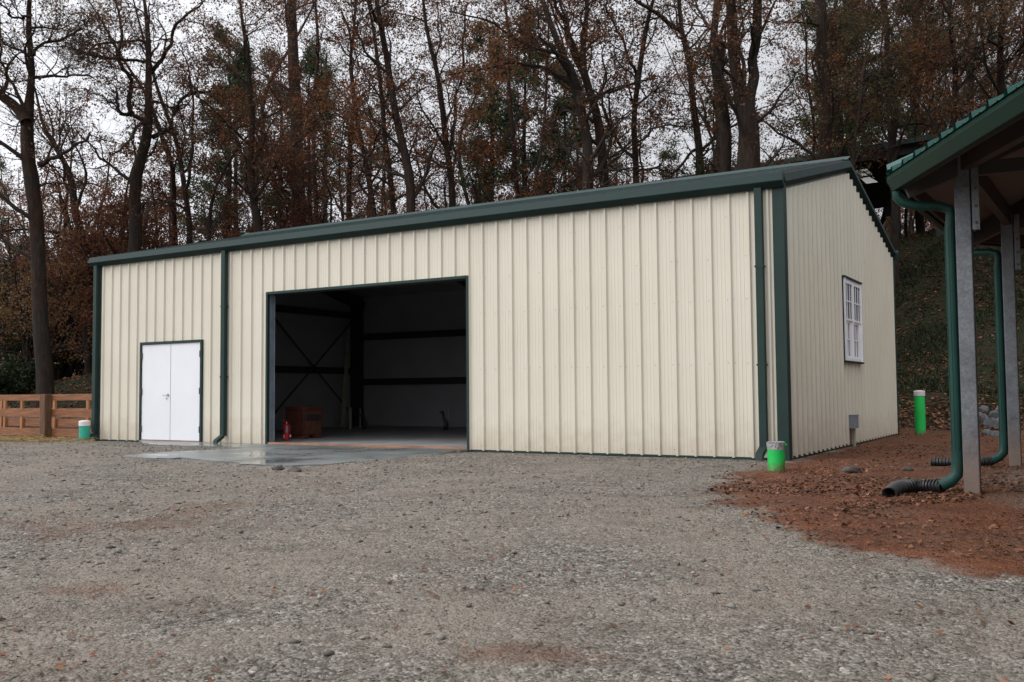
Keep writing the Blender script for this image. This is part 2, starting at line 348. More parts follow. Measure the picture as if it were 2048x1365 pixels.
# ------------------------------------------------------------------ GROUND
def gap_mask(x,y):
    "clay amount"
    n=(fbm(x*1.1,y*1.1,5)-.5)*1.7+(fbm(x*4,y*4,9)-.5)*1.1+(fbm(x*13,y*13,19)-.5)*.5
    # boundary line of the gravel toward the red earth, read as distance across it
    pts=[on_z(*p) for p in ((1572,922),(1478,955),(1455,1000),(1640,1078),(1850,1115),(2048,1148),(2300,1180))]
    X=np.array([p[0] for p in pts]); Y=np.array([p[1] for p in pts])
    # piecewise: clay lies to the +x / +y side of the line; signed distance to polyline
    best=np.full(np.shape(x),1e9); sgn=np.ones(np.shape(x))
    segs=[((-.7,12.),(X[0],Y[0]))]+[((X[i],Y[i]),(X[i+1],Y[i+1])) for i in range(len(X)-1)]
    for (a,b) in segs:
        dx,dy=b[0]-a[0],b[1]-a[1]; L2=dx*dx+dy*dy
        t=np.clip(((x-a[0])*dx+(y-a[1])*dy)/L2,0,1); qx=x-(a[0]+t*dx); qy=y-(a[1]+t*dy)
        d=np.hypot(qx,qy); s=np.sign(dx*qy-dy*qx)
        u=d<best; best=np.where(u,d,best); sgn=np.where(u,s,sgn)
    sd=best*sgn
    m=sst((sd+n*.55)/.45+.5)
    # rusty patches in the gravel
    for (px,py,rx,ry) in ((110,1036,1.3,.45),(430,1010,.55,.22),(190,1160,.35,.16),(560,945,.3,.12),(640,968,.3,.12),(1000,1290,.3,.1)):
        c=on_z(px,py); l=(x-c[0])*RH[0]+(y-c[1])*RH[1]; dd=(x-c[0])*FH[0]+(y-c[1])*FH[1]
        m=np.maximum(m,.45*sst(1.0-np.hypot(l/rx,dd/ry/2)+n*1.3))
    # earth by the left fence
    m=np.maximum(m,.6*sst((-x-17.6)/.8+n)*sst((y+1.2)/.6+n))
    return m
def hill_mask(x,y):
    z=terrain(x,y); n=(fbm(x*.8,y*.8,21)-.5)
    return np.clip(np.maximum(sst((z-.12)/.5+n*1.0),sst((y-10.2+n*2)/1.5)*sst((x+17)/1.)),0,1)
def micro(x,y,d):
    a=(fbm(x*.45,y*.45,31)-.5)*.05+(fbm(x*2.6,y*2.6,41,4)-.5)*.035
    b=(fbm(x*14,y*14,51,3)-.5)*.024
    return (a*sst((d-1)/3)+b)*np.clip(1.2-np.maximum(terrain(x,y),0)*.0,0,1)
th=np.concatenate([np.linspace(-180,-36,30)[:-1],np.linspace(-36,36,560),np.linspace(36,180,30)[1:]])
rr=np.concatenate([[.05,.6,1.2,1.7],2*np.exp(np.arange(0,570)*.0062),np.geomspace(71,700,16)])
TH,RR=np.meshgrid(np.radians(th),rr,indexing='ij')
GX=CX+RR*(np.sin(TH)*RH[0]+np.cos(TH)*FH[0]); GY=CY+RR*(np.sin(TH)*RH[1]+np.cos(TH)*FH[1])
inside=(GX>-16.2)&(GX<-.1)&(GY>.1)&(GY<9.3)
pad=[on_z(*p) for p in ((-0,0),)]
def ground_z(x,y):
    d=np.hypot(x-CX,y-CY); z=terrain(x,y)+micro(x,y,d)*(1+1.6*hill_mask(x,y))
    near=sst(1-np.maximum(np.maximum(-16.5-x,x-.2),np.maximum(-.35-y,y-9.6))/.8)   # settles under the barn walls
    z=z*(1-near)+near*(-.03+.25*micro(x,y,d)); return z
GZ=ground_z(GX,GY)
GZ=np.where(inside,-.12,GZ)
nt_,nr_=GX.shape
V=np.stack([GX,GY,GZ],-1).reshape(-1,3)
i,j=np.meshgrid(np.arange(nt_-1),np.arange(nr_-1),indexing='ij'); i=i.ravel(); j=j.ravel()
F=np.stack([i*nr_+j,(i+1)*nr_+j,(i+1)*nr_+j+1,i*nr_+j+1],-1)
CM=gap_mask(GX,GY)*1.0; HM=hill_mask(GX,GY)
# grey scuffed gravel inside the shelter ring
rc=LD(11.4,7.05); ringd=np.hypot(GX-rc[0],GY-rc[1])
CM=CM*(1-.75*sst((7.7-ringd)/1.2+(fbm(GX,GY,77)-.5)*2))
mask=np.stack([CM,HM,CM*0,CM*0+1],-1).reshape(-1,4)
fc=CM.reshape(-1)[F].mean(1); fh=HM.reshape(-1)[F].mean(1)
sel={'hillside':fh>.5}; sel['clay_ground']=(~sel['hillside'])&(gap_mask(V[F].mean(1)[:,0],V[F].mean(1)[:,1])>.5); sel['gravel_yard']=~(sel['hillside']|sel['clay_ground'])
for nm,s in sel.items():
    Fs=F[s]; u,inv=np.unique(Fs,return_inverse=True)
    o=npmesh(nm,V[u],inv.reshape(-1,4),M['ground'],mask=mask[u],smooth=True); tag(o,kind='structure')
# concrete apron
def outline_slab():
    pp=[(283,886),(300,890),(380,893),(450,895),(490,898),(430,901),(360,904),(290,908),(240,914),(300,918),(360,917),(430,924),(500,930),(560,933),(640,931),(700,926),(770,922),(830,914),(870,911),(905,904),(936,901)]
    pts=[]
    for k in range(len(pp)-1):
        a,b=pp[k],pp[k+1]
        for t in np.linspace(0,1,7)[:-1]:
            q=on_z(a[0]+(b[0]-a[0])*t,a[1]+(b[1]-a[1])*t); q=q+np.array([random.gauss(0,.035),random.gauss(0,.05),0]); pts.append((q[0],min(q[1],-.06)))
    pts.append((-5.76,-.03)); pts.append((-14.75,-.03))
    return pts
sp_=outline_slab(); n=len(sp_)
mb=MB(); mb.add([(x,y,.012) for x,y in sp_]+[(x,y,-.10) for x,y in sp_],[tuple(range(n))]+[(i,n+i,n+(i+1)%n,(i+1)%n) for i in range(n)])
o=mb.build('concrete_apron',M['slab']); tag(o,kind='structure')
mj=MB()
a,b=on_z(432,925,.014),on_z(868,893,.014)
jl=MB(); jl.bar((a[0],a[1],.0125),(b[0],b[1],.0125),.012,.004); 
o=jl.build('control_joint',M['black'],o)
# ------------------------------------------------------------------ BARN
L_,W_,HE=16.31,9.44,4.09
SL=.244; ZW=lambda y: HE+.02+SL*(y if y<W_/2 else W_-y)          # top of wall sheets
barn=thing('storage_barn','long cream ribbed steel barn with dark green trim and open bay','barn')
XD1,XD2,XO1,XO2,HO,HD=-14.68,-12.74,-10.72,-5.77,3.107,2.19
def profile():
    w=.3048
    return [(0,0),(.010,.038),(.042,.038),(.060,0),(.105,0),(.113,.0038),(.123,.0038),(.131,0),(.165,0),(.173,.0038),(.183,.0038),(.191,0),(.225,0),(.233,.0038),(.243,.0038),(.251,0)]
def ribbed(mb,axis,lo,hi,cuts,zt,out,start=0.,close=True):
    "cuts: openings (a,b,z0,z1). vertical strips"
    pr=profile() if axis=='x' else [(0,0),(.026,.034),(.062,.034),(.092,0),(.135,0),(.143,.005),(.155,.005),(.163,0),(.20,0),(.208,.005),(.22,.005),(.228,0)]; xs=[]; k=0
    base=lo-start
    while base+k*.3048<hi:
        for (u,dv) in pr:
            xx=base+k*.3048+u
            if lo-1e-6<=xx<=hi+1e-6: xs.append((xx,dv))
        k+=1
    def dv_at(q):
        u=(q-base)%.3048
        pl=pr+[(.3048,0)]
        for (a,b) in zip(pl,pl[1:]):
            if a[0]<=u<=b[0]: return a[1]+(b[1]-a[1])*(u-a[0])/max(1e-9,b[0]-a[0])
        return 0
    for e in [lo,hi]+[c for cc in cuts for c in cc[:2]]+([W_/2] if axis=='y' else []):
        xs.append((e,dv_at(e)))
    xs=sorted({round(a,5):(a,b) for a,b in xs}.values())
    for (p,q) in zip(xs,xs[1:]):
        if q[0]-p[0]<1e-5: continue
        mid=(p[0]+q[0])/2; spans=[(0.,None)]
        for (a,b,z0,z1) in cuts:
            if a<mid<b: spans=([(0.,z0)] if z0>.01 else [])+[(z1,None)]
        for (z0,z1) in spans:
            vs=[]
            for (c,dv) in (p,q):
                for z in (z0,zt(c) if z1 is None else z1):
                    vs.append((c,-dv*1.0,z) if axis=='x' else (dv*1.35,c,z))
            if axis=='x': mb.add([vs[0],vs[2],vs[3],vs[1]],[(0,1,2,3)])
            else: mb.add([vs[0],vs[2],vs[3],vs[1]],[(0,1,2,3)])
mb=MB(); ribbed(mb,'x',-L_,0,[(XD1,XD2,0,HD),(XO1,XO2,0,HO)],lambda c:HE+.12,-1,start=.12)
front=mb.build('front_wall',M['wall'],barn)
WY1,WY2,WZ1,WZ2=3.93,5.43,1.57,3.12
mb=MB(); ribbed(mb,'y',0,W_,[(WY1,WY2,WZ1,WZ2)],lambda c:ZW(c)-.035,1,start=.2)
gable=mb.build('gable_wall',M['wall'],barn)
mb=MB(); ribbed(mb,'x',-L_,0,[],lambda c:HE+.12,1,start=.12); mb.v=[(x,W_-y,z) for x,y,z in mb.v]
mb.build('back_wall',M['wall'],barn)
mb=MB(); ribbed(mb,'y',0,W_,[],lambda c:ZW(c)+.1,1); mb.v=[(-L_-x,y,z) for x,y,z in mb.v]
mb.build('end_wall',M['wall'],barn)
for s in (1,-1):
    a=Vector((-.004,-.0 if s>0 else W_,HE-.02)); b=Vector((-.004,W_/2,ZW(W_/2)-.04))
    MB().add([a,b,b+Vector((0,0,.3)),a+Vector((0,0,.3))],[(0,1,2,3)]).build('rake_shade_strip',M['black'],barn)  # flat black strip standing in for the shade under the rake trim
# inner linings
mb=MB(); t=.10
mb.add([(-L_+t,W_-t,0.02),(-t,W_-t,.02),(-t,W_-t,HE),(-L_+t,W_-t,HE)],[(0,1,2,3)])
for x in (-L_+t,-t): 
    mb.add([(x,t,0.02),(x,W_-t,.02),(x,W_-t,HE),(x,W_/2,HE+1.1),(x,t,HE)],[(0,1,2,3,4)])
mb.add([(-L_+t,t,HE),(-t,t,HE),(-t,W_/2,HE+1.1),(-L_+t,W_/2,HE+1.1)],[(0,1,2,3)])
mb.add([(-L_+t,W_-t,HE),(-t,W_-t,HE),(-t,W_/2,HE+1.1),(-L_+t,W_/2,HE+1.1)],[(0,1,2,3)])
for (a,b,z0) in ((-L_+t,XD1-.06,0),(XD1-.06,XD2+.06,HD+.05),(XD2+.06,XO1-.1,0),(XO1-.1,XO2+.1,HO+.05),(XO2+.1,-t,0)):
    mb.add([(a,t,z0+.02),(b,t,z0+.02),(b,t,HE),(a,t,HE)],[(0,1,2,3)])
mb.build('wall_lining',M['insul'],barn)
mb=MB().box(-L_+.01,.01,-.1,-.07,W_-.01,.02); mb.build('floor_slab',M['conc_in'],barn)
mb=MB().box(-L_+.02,.03,-.16,-.02,W_-.03,-.101); 
# base trim
for args in ((-L_,-.012,XD1-.05),(XD2+.05,-.012,XO1-.06),(XO2+.05,-.012,0.0)):
    MB().box(args[0],-.018,-.05,args[2],-.002,.012).build('base_trim',M['green'],barn)
MB().box(-.044,0.01,-.08,-.028,W_,.022).build('base_trim',M['gut'],barn)
# roof: two ribbed slopes
def slope(sign):
    mb=MB(); pr=profile(); xs=[]; x=-L_-.10; 
    k=0
    while x+k*.3048<.0:
        for u,dv in pr:
            if x+k*.3048+u<.0: xs.append((x+k*.3048+u,dv))
        k+=1
    z0=HE+.215; y0=-.03; yr=W_/2; zr=z0+SL*(yr-y0)
    vs=[];fs=[]
    for (xx,dv) in xs:
        for y,z in ((y0,z0),(yr,zr)): vs.append((xx,y if sign>0 else W_-y,z+dv))
    for q in range(len(xs)-1): fs.append((2*q,2*q+2,2*q+3,2*q+1) if sign>0 else (2*q,2*q+1,2*q+3,2*q+2))
    mb.add(vs,fs); 
    # under sheet, so that the roof is closed
    a=-L_-.1
    mb.add([(a,y0 if sign>0 else W_-y0,z0-.03),(.01,y0 if sign>0 else W_-y0,z0-.03),(.01,yr,zr-.03),(a,yr,zr-.03)],[(0,1,2,3)])
    return mb
slope(1).build('front_roof_slope',M['roofg'],barn); slope(-1).build('rear_roof_slope',M['roofg'],barn)
ZR=HE+.215+SL*(W_/2+.03)
MB().prism([(-.2,-.02),(0,.035+.045),(.2,-.02),(.2,-.0),(0,.10),(-.2,0)],(-L_-.1,W_/2,ZR),(.028,W_/2,ZR),(0,1,0),(0,0,1)).build('ridge_cap',M['roofg'],barn)
# sculptured gutter / rake profile (u outward, v up)
GPROF=[(0,0),(.055,0),(.15,.085),(.15,.095),(.105,.222),(.09,.222),(0,.16)]
GL=-L_-.17
MB().prism(GPROF,(GL,-.035,HE+.005),(.030,-.035,HE+.005),(0,-1,0),(0,0,1)).build('eave_gutter',M['gut'],barn,.004)
MB().prism([(a*.45,b) for a,b in GPROF],(GL,W_+.012,HE-.02),(.1,W_+.012,HE-.02),(0,1,0),(0,0,1)).build('rear_gutter',M['gut'],barn,.004)
for x,sx in ((.0,1),(-L_-.036,-1)):
    for s in (1,-1):
        y0=-.06 if s>0 else W_+.03
        a=Vector((x,y0,HE+.0)); b=Vector((x,W_/2,HE+SL*(W_/2+.06)))
        if s<0: a.z+=-.0+SL*.03
        up=Vector((0,0,1)) 
        MB().prism([(-.02,.012),(.012,.0),(.095,.088),(.095,.098),(.07,.222),(-.03,.222),(-.03,.16),(-.02,.16)],a,b,(sx,0,0),up).build('rake_trim',M['gut'],barn,.004)
# gutter end return boxes
# corner trims
def corner(x,y,sx,sy,h=HE+.05):
    m=MB(); w=.125
    m.box(min(x,x+sx*.05),min(y+sy*.05,y-sy*w),-.03,max(x,x+sx*.05),max(y+sy*.05,y-sy*w),h)
    m.box(min(x-sx*w,x+sx*.048),min(y,y+sy*.048),-.028,max(x-sx*w,x+sx*.048),max(y,y+sy*.048),h-.002)
    m.build('corner_trim',M['green'],barn,.004)
corner(-.045,0,1,-1); corner(-L_,0,-1,-1); corner(-.045,W_,1,1); corner(-L_,W_,-1,1)
# downspouts on the front
def dspout(x,kick):
    m=MB(); w=.115
    m.box(x-w/2,-.135,.16,x+w/2,-.04,HE+.03)
    o=m.build('downspout',M['green'],barn,.006)
    k=MB(); k.prism([(-w/2,-.05),(w/2,-.05),(w/2,.05),(-w/2,.05)],(x,-.09,.17),(x-.02,-.30,.035),(1,0,0),(0,.25,.95)); k.build('kickout_elbow',M['green'],o,.004)
    for z in (1.4,2.9):
        MB().box(x-w/2-.012,-.1385,z,x+w/2+.012,-.03,z+.03).build('strap',M['green'],o)
XS=[on_y(191,700,-.09)[0],on_y(447.5,700,-.09)[0],on_y(1522,640,-.09)[0]]
for x in XS: dspout(x,1)
# screws
def screws(pts,axis,name,parent):
    m=MB()
    for (a,z,dv) in pts:
        r=.0085
        ring=[(math.cos(t*math.pi/3)*r,math.sin(t*math.pi/3)*r) for t in range(6)]
        if axis=='x': v=[(a+p,-dv-.001,z+q) for p,q in ring]+[(a+p*.6,-dv-.009,z+q*.6) for p,q in ring]
        else: v=[(dv+.001,a+p,z+q) for p,q in ring]+[(dv+.009,a+p*.6,z+q*.6) for p,q in ring]
        f=[(i,(i+1)%6,6+(i+1)%6,6+i) for i in range(6)]+[tuple(range(6,12))]
        m.add(v,f)
    return tag(m.build(name,M['chrome'],parent),kind='stuff')
pts=[]
k=0
while -L_-.12+k*.3048<0:
    x0=-L_-.12+k*.3048
    for z in (.09,1.45,2.45,3.1,3.75):
        cols=[x0-.03] if k%3 else [x0-.03,x0+.075]
        if z==3.75 and k%3: continue
        if z==3.1 and k%2: continue
        for x in cols:
            if x<-L_+.2 or x>-.15: continue
            if XD1-.05<x<XD2+.05 and z<HD+.05: continue
            if XO1-.05<x<XO2+.05 and z<HO+.05: continue
            pts.append((x,z+random.uniform(-.012,.012),0))
    k+=1
screws(pts,'x','wall_screws',front)
pts=[]
k=0
while -.2+k*.3048<W_:
    y0=-.2+k*.3048
    for z in (.1,1.25,2.3,3.3,4.2):
        for y in ([y0-.03] if k%3 else [y0-.03,y0+.08]):
            if .15<y<W_-.15 and not(WY1-.1<y<WY2+.1 and WZ1-.1<z<WZ2+.1) and z<ZW(y)-.2: pts.append((y,z,0))
    k+=1
screws(pts,'y','wall_screws',gable)
# double door
df=MB(); 
df.box(XD1-.055,-.05,-.02,XD1,.06,HD+.05); df.box(XD2,-.05,-.02,XD2+.055,.06,HD+.05); df.box(XD1,-.052,HD-.005,XD2,.06,HD+.052)
df.build('door_frame',M['green'],barn,.003)
MB().box(XD1,-.045,.0,XD2,.05,.03).build('door_sill',M['sill'],barn)
xm=(XD1+XD2)/2
for i,(a,b) in enumerate(((XD1+.004,xm-.003),(xm+.003,XD2-.004))):
    d=MB().box(a,-.022,.035,b,.022,HD-.008).build('door_leaf',M['white'],barn,.003)
    hx=XD1+.006 if i==0 else XD2-.006
    for z in (.28,1.12,1.93): MB().tube([(hx,-.036,z-.07),(hx,-.036,z+.07)],.020,8).build('hinge',M['darksteel'],d)
    if i==0:
        h=MB(); h.tube([(xm-.075,-.022,1.04),(xm-.075,-.03,1.04)],.036,16); h.tube([(xm-.075,-.03,1.04),(xm-.075,-.075,1.04)],.011,10); h.tube([(xm-.072,-.072,1.04),(xm-.13,-.074,1.042),(xm-.19,-.07,1.036)],.011,8)
        h.build('lever_handle',M['chrome'],d,smooth=False)
        MB().tube([(xm-.12,-.022,.955),(xm-.12,-.034,.955)],.016,12).build('keyhole',M['chrome'],d)
MB().box(xm-.0028,-.026,.036,xm+.0028,-.0225,HD-.01).build('astragal',M['greybox'],barn)
# bay opening
bf=MB(); bf.box(XO1-.05,-.052,-.02,XO1,.02,HO+.05); bf.box(XO2,-.052,-.02,XO2+.05,.02,HO+.05); bf.box(XO1,-.054,HO-.002,XO2,.02,HO+.052)
bf.build('bay_trim',M['green'],barn,.003)
j=MB(); j.box(XO1-.012,.02,.02,XO1+.0,.15,HO+.05); j.box(XO1-.012,.15,.02,XO1+.012,.162,HO); 
j.box(XO1-.02,.02,.35,XO1-.013,.14,.6)
j.build('jamb',M['jamb'],barn,.002)
j=MB(); j.box(XO2,.02,.02,XO2+.012,.26,HO+.05); j.box(XO2-.03,.26,.02,XO2+.012,.272,HO); j.build('jamb',M['jamb'],barn,.002)
MB().box(XO1,.02,HO+.005,XO2,.26,HO+.02).build('header',M['darksteel'],barn)
s_=MB(); s_.box(XO1+.002,-.03,.0135,XO2-.002,.06,.045); s_.box(XO1+.002,.061,.0205,XO2-.002,.32,.030)
s_.build('bay_threshold',M['sill'],barn)
# frame inside
def gird(a,b,w=.07,h=.2): return MB().bar(a,b,w,h)
for z in (1.40,2.82): gird((-L_+.3,W_-.2,z),(-.3,W_-.2,z)).build('girt',M['darksteel'],barn)
for z in (1.75,3.5): gird((-L_+.2,.4,z),(-L_+.2,W_-.3,z)).build('girt',M['darksteel'],barn)
for y in (5.0,W_-.32): MB().box(-L_+.12,y-.14,.02,-L_+.42,y+.14,HE-.05).build('column',M['darksteel'],barn)
MB().box(-11.6,W_-.5,.02,-11.3,W_-.12,.03).build('column_plate',M['darksteel'],barn)
for x in (-5.4,-10.9):
    m=MB(); 
    m.bar((x,.25,HE-.3),(x,W_/2,HE+.8),.14,.35); m.bar((x,W_-.25,HE-.3),(x,W_/2,HE+.8),.14,.35)
    if x>-6: m.box(x-.08,W_-.42,.02,x+.08,W_-.12,HE-.1)
    m.build('rafter',M['darksteel'],barn)
m=MB(); m.bar((-L_+.45,.3,HE-.3),(-L_+.45,W_/2,HE+.8),.14,.3); m.bar((-L_+.45,W_-.25,HE-.3),(-L_+.45,W_/2,HE+.8),.14,.3); m.build('rafter',M['darksteel'],barn)
for a,b in (((-L_+.34,5.1,.2),(-L_+.34,W_-.4,3.5)),((-L_+.32,5.1,3.5),(-L_+.32,W_-.4,.2))): MB().tube([a,b],.022,8).build('cross_brace',M['darksteel'],barn)
MB().bar((-11.5,.3,3.05),(-10.95,.3,3.55),.05,.05).build('knee_brace',M['jamb'],barn)
# window on gable: two double-hung units side by side
win=MB(); e=.0
m=MB(); m.box(.0,WY1-.04,WZ2,.088,WY2+.04,WZ2+.035); m.box(.0,WY1-.04,WZ1-.035,.088,WY2+.04,WZ1); m.box(.0,WY1-.02,WZ1,.05,WY1,WZ2); m.box(.0,WY2,WZ1,.05,WY2+.02,WZ2)
window=m.build('window',M['green'],barn,.003)
m=MB(); fw=.055
m.box(-.03,WY1,WZ1,.082,WY1+fw,WZ2); m.box(-.03,WY2-fw,WZ1,.082,WY2,WZ2); ym=(WY1+WY2)/2; m.box(-.03,ym-.055,WZ1+.0,.060,ym+.055,WZ2)
m.box(-.03,WY1+fw,WZ2-fw,.061,WY2-fw,WZ2); m.box(-.03,WY1+fw,WZ1,.068,WY2-fw,WZ1+fw)
m.build('frame',M['winwhite'],window,.003)
zm=(WZ1+WZ2)/2-.02
for (a,b) in ((WY1+fw,ym-.055),(ym+.055,WY2-fw)):
    for (z0,z1,dx,mt) in ((zm,WZ2-fw,.055,'glass'),(WZ1+fw,zm,.035,'lowpane')):
        m=MB(); sw=.032 if mt=='glass' else .05
        if mt=='lowpane': b2=b-.12; m.box(dx-.02,b2,z0,dx+.012,b,z1)
        else: b2=b
        m.box(dx-.02,a,z0,dx+.012,a+sw,z1); m.box(dx-.02,b2-sw,z0,dx+.0125,b2,z1); m.box(dx-.02,a+sw,z0,dx+.013,b2-sw,z0+.04); m.box(dx-.02,a+sw,z1-.04,dx+.0132,b2-sw,z1)
        nb=3 if mt=='glass' else 2
        for k in range(1,nb+ (1 if mt=='glass' else 0)):
            if k>=nb+0 and mt!='glass': continue
            if mt=='glass' and k>2: continue
            yy=a+(b2-a)*k/nb; m.box(dx-.008,yy-.011,z0+.04,dx+.008,yy+.011,z1-.04)
        zz=(z0+z1)/2; m.box(dx-.0085,a+sw,zz-.012,dx+.0085,b2-sw,zz+.012)
        s=m.build('sash',M['winwhite'],window,.002)
        MB().box(dx-.016,a+sw,z0+.03,dx-.01,b2-sw,z1-.03).build('pane',M['glass'] if mt=='glass' else M['lowpane'],window)
# meter box and conduit
yb1=4.02; p=on_z(1698,890)
b_=MB(); b_.box(.045,4.10,.31,.17,4.36,.55); b_.box(.045,4.09,.55,.18,4.37,.562); bx=b_.build('electrical_box',M['greybox'],barn,.006)
MB().tube([(.10,4.26,-.06),(.10,4.26,.31)],.030,12).build('conduit',M['board'],barn)
MB().box(.050,4.15,.0,.066,4.22,.31).build('backing_strip',M['woodpost'],barn)
for o in barn.children:
    if o.name.split('.')[0] in ('gable_wall','window','electrical_box','conduit','backing_strip','rake_shade_strip') or (o.name.startswith('rake_trim') and o.data.vertices[0].co.x>-1): o.location.x-=.045
# ------------------------------------------------------------------ THINGS IN THE BAY
def solid_thing(name,label,cat,loc,group=None): return thing(name,label,cat,loc,group)
gx1=on_y(570,878,1.75)[0]; gx2=on_y(607,878,1.75)[0]
gb=thing('tool_chest','faded red steel job site tool chest on skids inside the open bay','tool chest',((gx1+gx2)/2,1.75,.02))
gy2=1.75+.62
m=MB(); m.box(gx1,1.75,.10,gx2,gy2,.66); m.build('body',M['toolred'],gb,.01)
m=MB(); m.box(gx1-.012,1.738,.66,gx2+.012,gy2+.012,.75); m.build('lid',M['toolred'],gb,.015)
m=MB(); m.box(gx2,1.80,.13,gx2+.004,gy2-.05,.64); m.build('end_panel',M['toolred2'],gb)
m=MB(); m.box(gx2+.005,1.83,.44,gx2+.03,gy2-.08,.455); m.box(gx2+.005,1.83,.55,gx2+.03,gy2-.08,.565); m.box(gx2+.0045,1.83,.455,gx2+.008,gy2-.08,.55); m.build('handle_recess',M['darksteel'],gb)
for yy in (1.78,gy2-.2): MB().box(gx1+.02,yy,.0,gx2-.0,yy+.16,.10).build('skid',M['toolred2'],gb)
c=on_z(573,881.5,.02)
ex=thing('fire_extinguisher','red fire extinguisher standing on the floor beside the bay jamb','fire extinguisher',(c[0],max(c[1],.34),.03))
X,Y=c[0],max(c[1],.34)
m=MB(); m.tube([(X,Y,.03),(X,Y,.045),(X,Y,.34),(X,Y,.37),(X,Y,.39)],[.068,.072,.072,.055,.025],20); m.build('cylinder',M['extred'],ex,smooth=True)
m=MB(); m.tube([(X,Y,.39),(X,Y,.43)],.018,12); m.build('valve',M['chrome'],ex)
m=MB(); m.bar((X+.01,Y,.44),(X-.10,Y-.03,.475),.022,.012); m.bar((X+.01,Y,.425),(X-.09,Y-.03,.43),.02,.01); m.build('lever',M['extred'],ex)
m=MB(); m.tube([(X+.02,Y,.42),(X+.08,Y,.41),(X+.115,Y-.01,.34),(X+.125,Y-.02,.22),(X+.13,Y-.02,.15)],.011,8); m.build('hose',M['hoseblk'],ex,smooth=True)
m=MB(); m.tube([(X+.13,Y-.02,.15),(X+.132,Y-.02,.10)],[.013,.02],8); m.build('nozzle',M['label'],ex)
def lab(z0,z1,t0,t1,r,mat,name):
    m=MB(); K=8; v=[];f=[]
    for i in range(K+1):
        t=math.radians(t0+(t1-t0)*i/K); v+=[(X+math.cos(t)*r,Y+math.sin(t)*r,z0),(X+math.cos(t)*r,Y+math.sin(t)*r,z1)]
    for i in range(K): f.append((2*i,2*i+2,2*i+3,2*i+1))
    m.add(v,f); m.build(name,M[mat],ex)
lab(.07,.15,-125,-80,.0735,'label','inspection_label'); lab(.2,.32,-60,-20,.0735,'greybox','instruction_label')
# leaning board, stub pipes
a=at(697,662,29.6); b=at(686,857,28.4)
o=MB().bar((b[0],b[1],.05),(a[0],a[1],a[2]),.05,.14,up=(0,1,0)).build('wood_board',M['board']); tag(o,'long bare board leaning upright near the dark corner column inside the bay','board')
def stub(px0,px1,top,D,label,mat='capw',r=None):
    p=at((px0+px1)/2,top,D); w=(px1-px0)/FP*D
    o=MB().tube([(p[0],p[1],.02),(p[0],p[1],p[2])],w/2,12).build('stub_pipe',M[mat],origin=(p[0],p[1],.02)); tag(o,label,'pipe','stub pipes rising from the barn floor')
stub(697,704,816,28,'pale stub pipe right beside the foot of the leaning board','board')
stub(719,722,816,28.2,'short thin pale pipe stub second from the leaning board','board')
stub(732,735,822,27.8,'thin pale stub pipe with a black hose bent against it','board')
stub(895,899,816,26.5,'pale stub pipe near the right side of the bay','board')
def hosey(px,D,label,h):
    p=at(px,850,D); q=[(p[0]+.02,p[1],.02),(p[0]+.06,p[1],.18),(p[0]-.02,p[1],.34),(p[0]-.05,p[1],.5*h),(p[0]-.14,p[1],.48*h)]
    o=MB().tube(q,[.06,.06,.04,.035,.03],8).build('black_hose',M['hoseblk'],smooth=True,origin=(p[0],p[1],.02)); tag(o,label,'hose')
hosey(728,27.6,'short black hose end standing up beside the left pipe stubs',.9); hosey(889,26.3,'black hose end standing bent beside the right pale stub pipe',1.05)
# ------------------------------------------------------------------ PIPES
def pipe(px0,px1,base,top,mat,cap,label,name='standpipe',D=None):
    c=on_z((px0+px1)/2,base,0.0)
    D=(c-CP)@CF; r=(px1-px0)/FP*D/2; tz=at((px0+px1)/2,top,D)[2]; gz=float(ground_z(c[0],c[1]))
    t=thing(name,label,'pipe',(c[0],c[1],gz))
    if cap=='cap':
        MB().tube([(c[0],c[1],gz-.2),(c[0],c[1],tz-.10)],r,32).build('pipe_body',M[mat],t)
        MB().tube([(c[0],c[1],tz-.13),(c[0],c[1],tz-.03),(c[0],c[1],tz-.012),(c[0],c[1],tz)],[r*1.09,r*1.09,r*1.0,r*.45],32).build('cap',M['capw'],t)
    else:
        MB().tube([(c[0],c[1],gz-.2),(c[0],c[1],tz)],r,32).build('pipe_body',M[mat],t)
        m=MB(); n=40; v=[]
        for k in range(n):
            a=2*math.pi*k/n
            for h,rr_ in ((-.075-random.random()*.03,1.03),(-.03,1.05+random.random()*.05),(.004+random.random()*.012,1.06+random.random()*.05),(.006,.6),(.0,.02)):
                v.append((c[0]+math.cos(a)*r*rr_,c[1]+math.sin(a)*r*rr_,tz+h))
        m.add(v,[(5*k+q,5*((k+1)%n)+q,5*((k+1)%n)+q+1,5*k+q+1) for k in range(n) for q in range(4)])
        m.build('taped_cover',M['tape'],t)
        m=MB()
        for k in range(3): 
            a=-.4+k*.25; m.bar((c[0]+math.cos(a)*r*.9,c[1]+math.sin(a)*r*.9,tz+.012),(c[0]+math.cos(a+.3)*r*1.2,c[1]+math.sin(a+.3)*r*1.2,tz-.03),.03,.008)
        m.build('tape_end',M['pipeg'],t)
    return c
pipe(1536,1570,940,886,'pipeg','tape','short bright green pipe with taped silver top at the barn corner')
pipe(1831,1851,867,781,'pipeg','cap','tall bright green pipe with white cap behind the barn by the bank')
pipe(158.5,179,881,841,'pipet','cap','teal pipe with white cap by the left end of the barn')
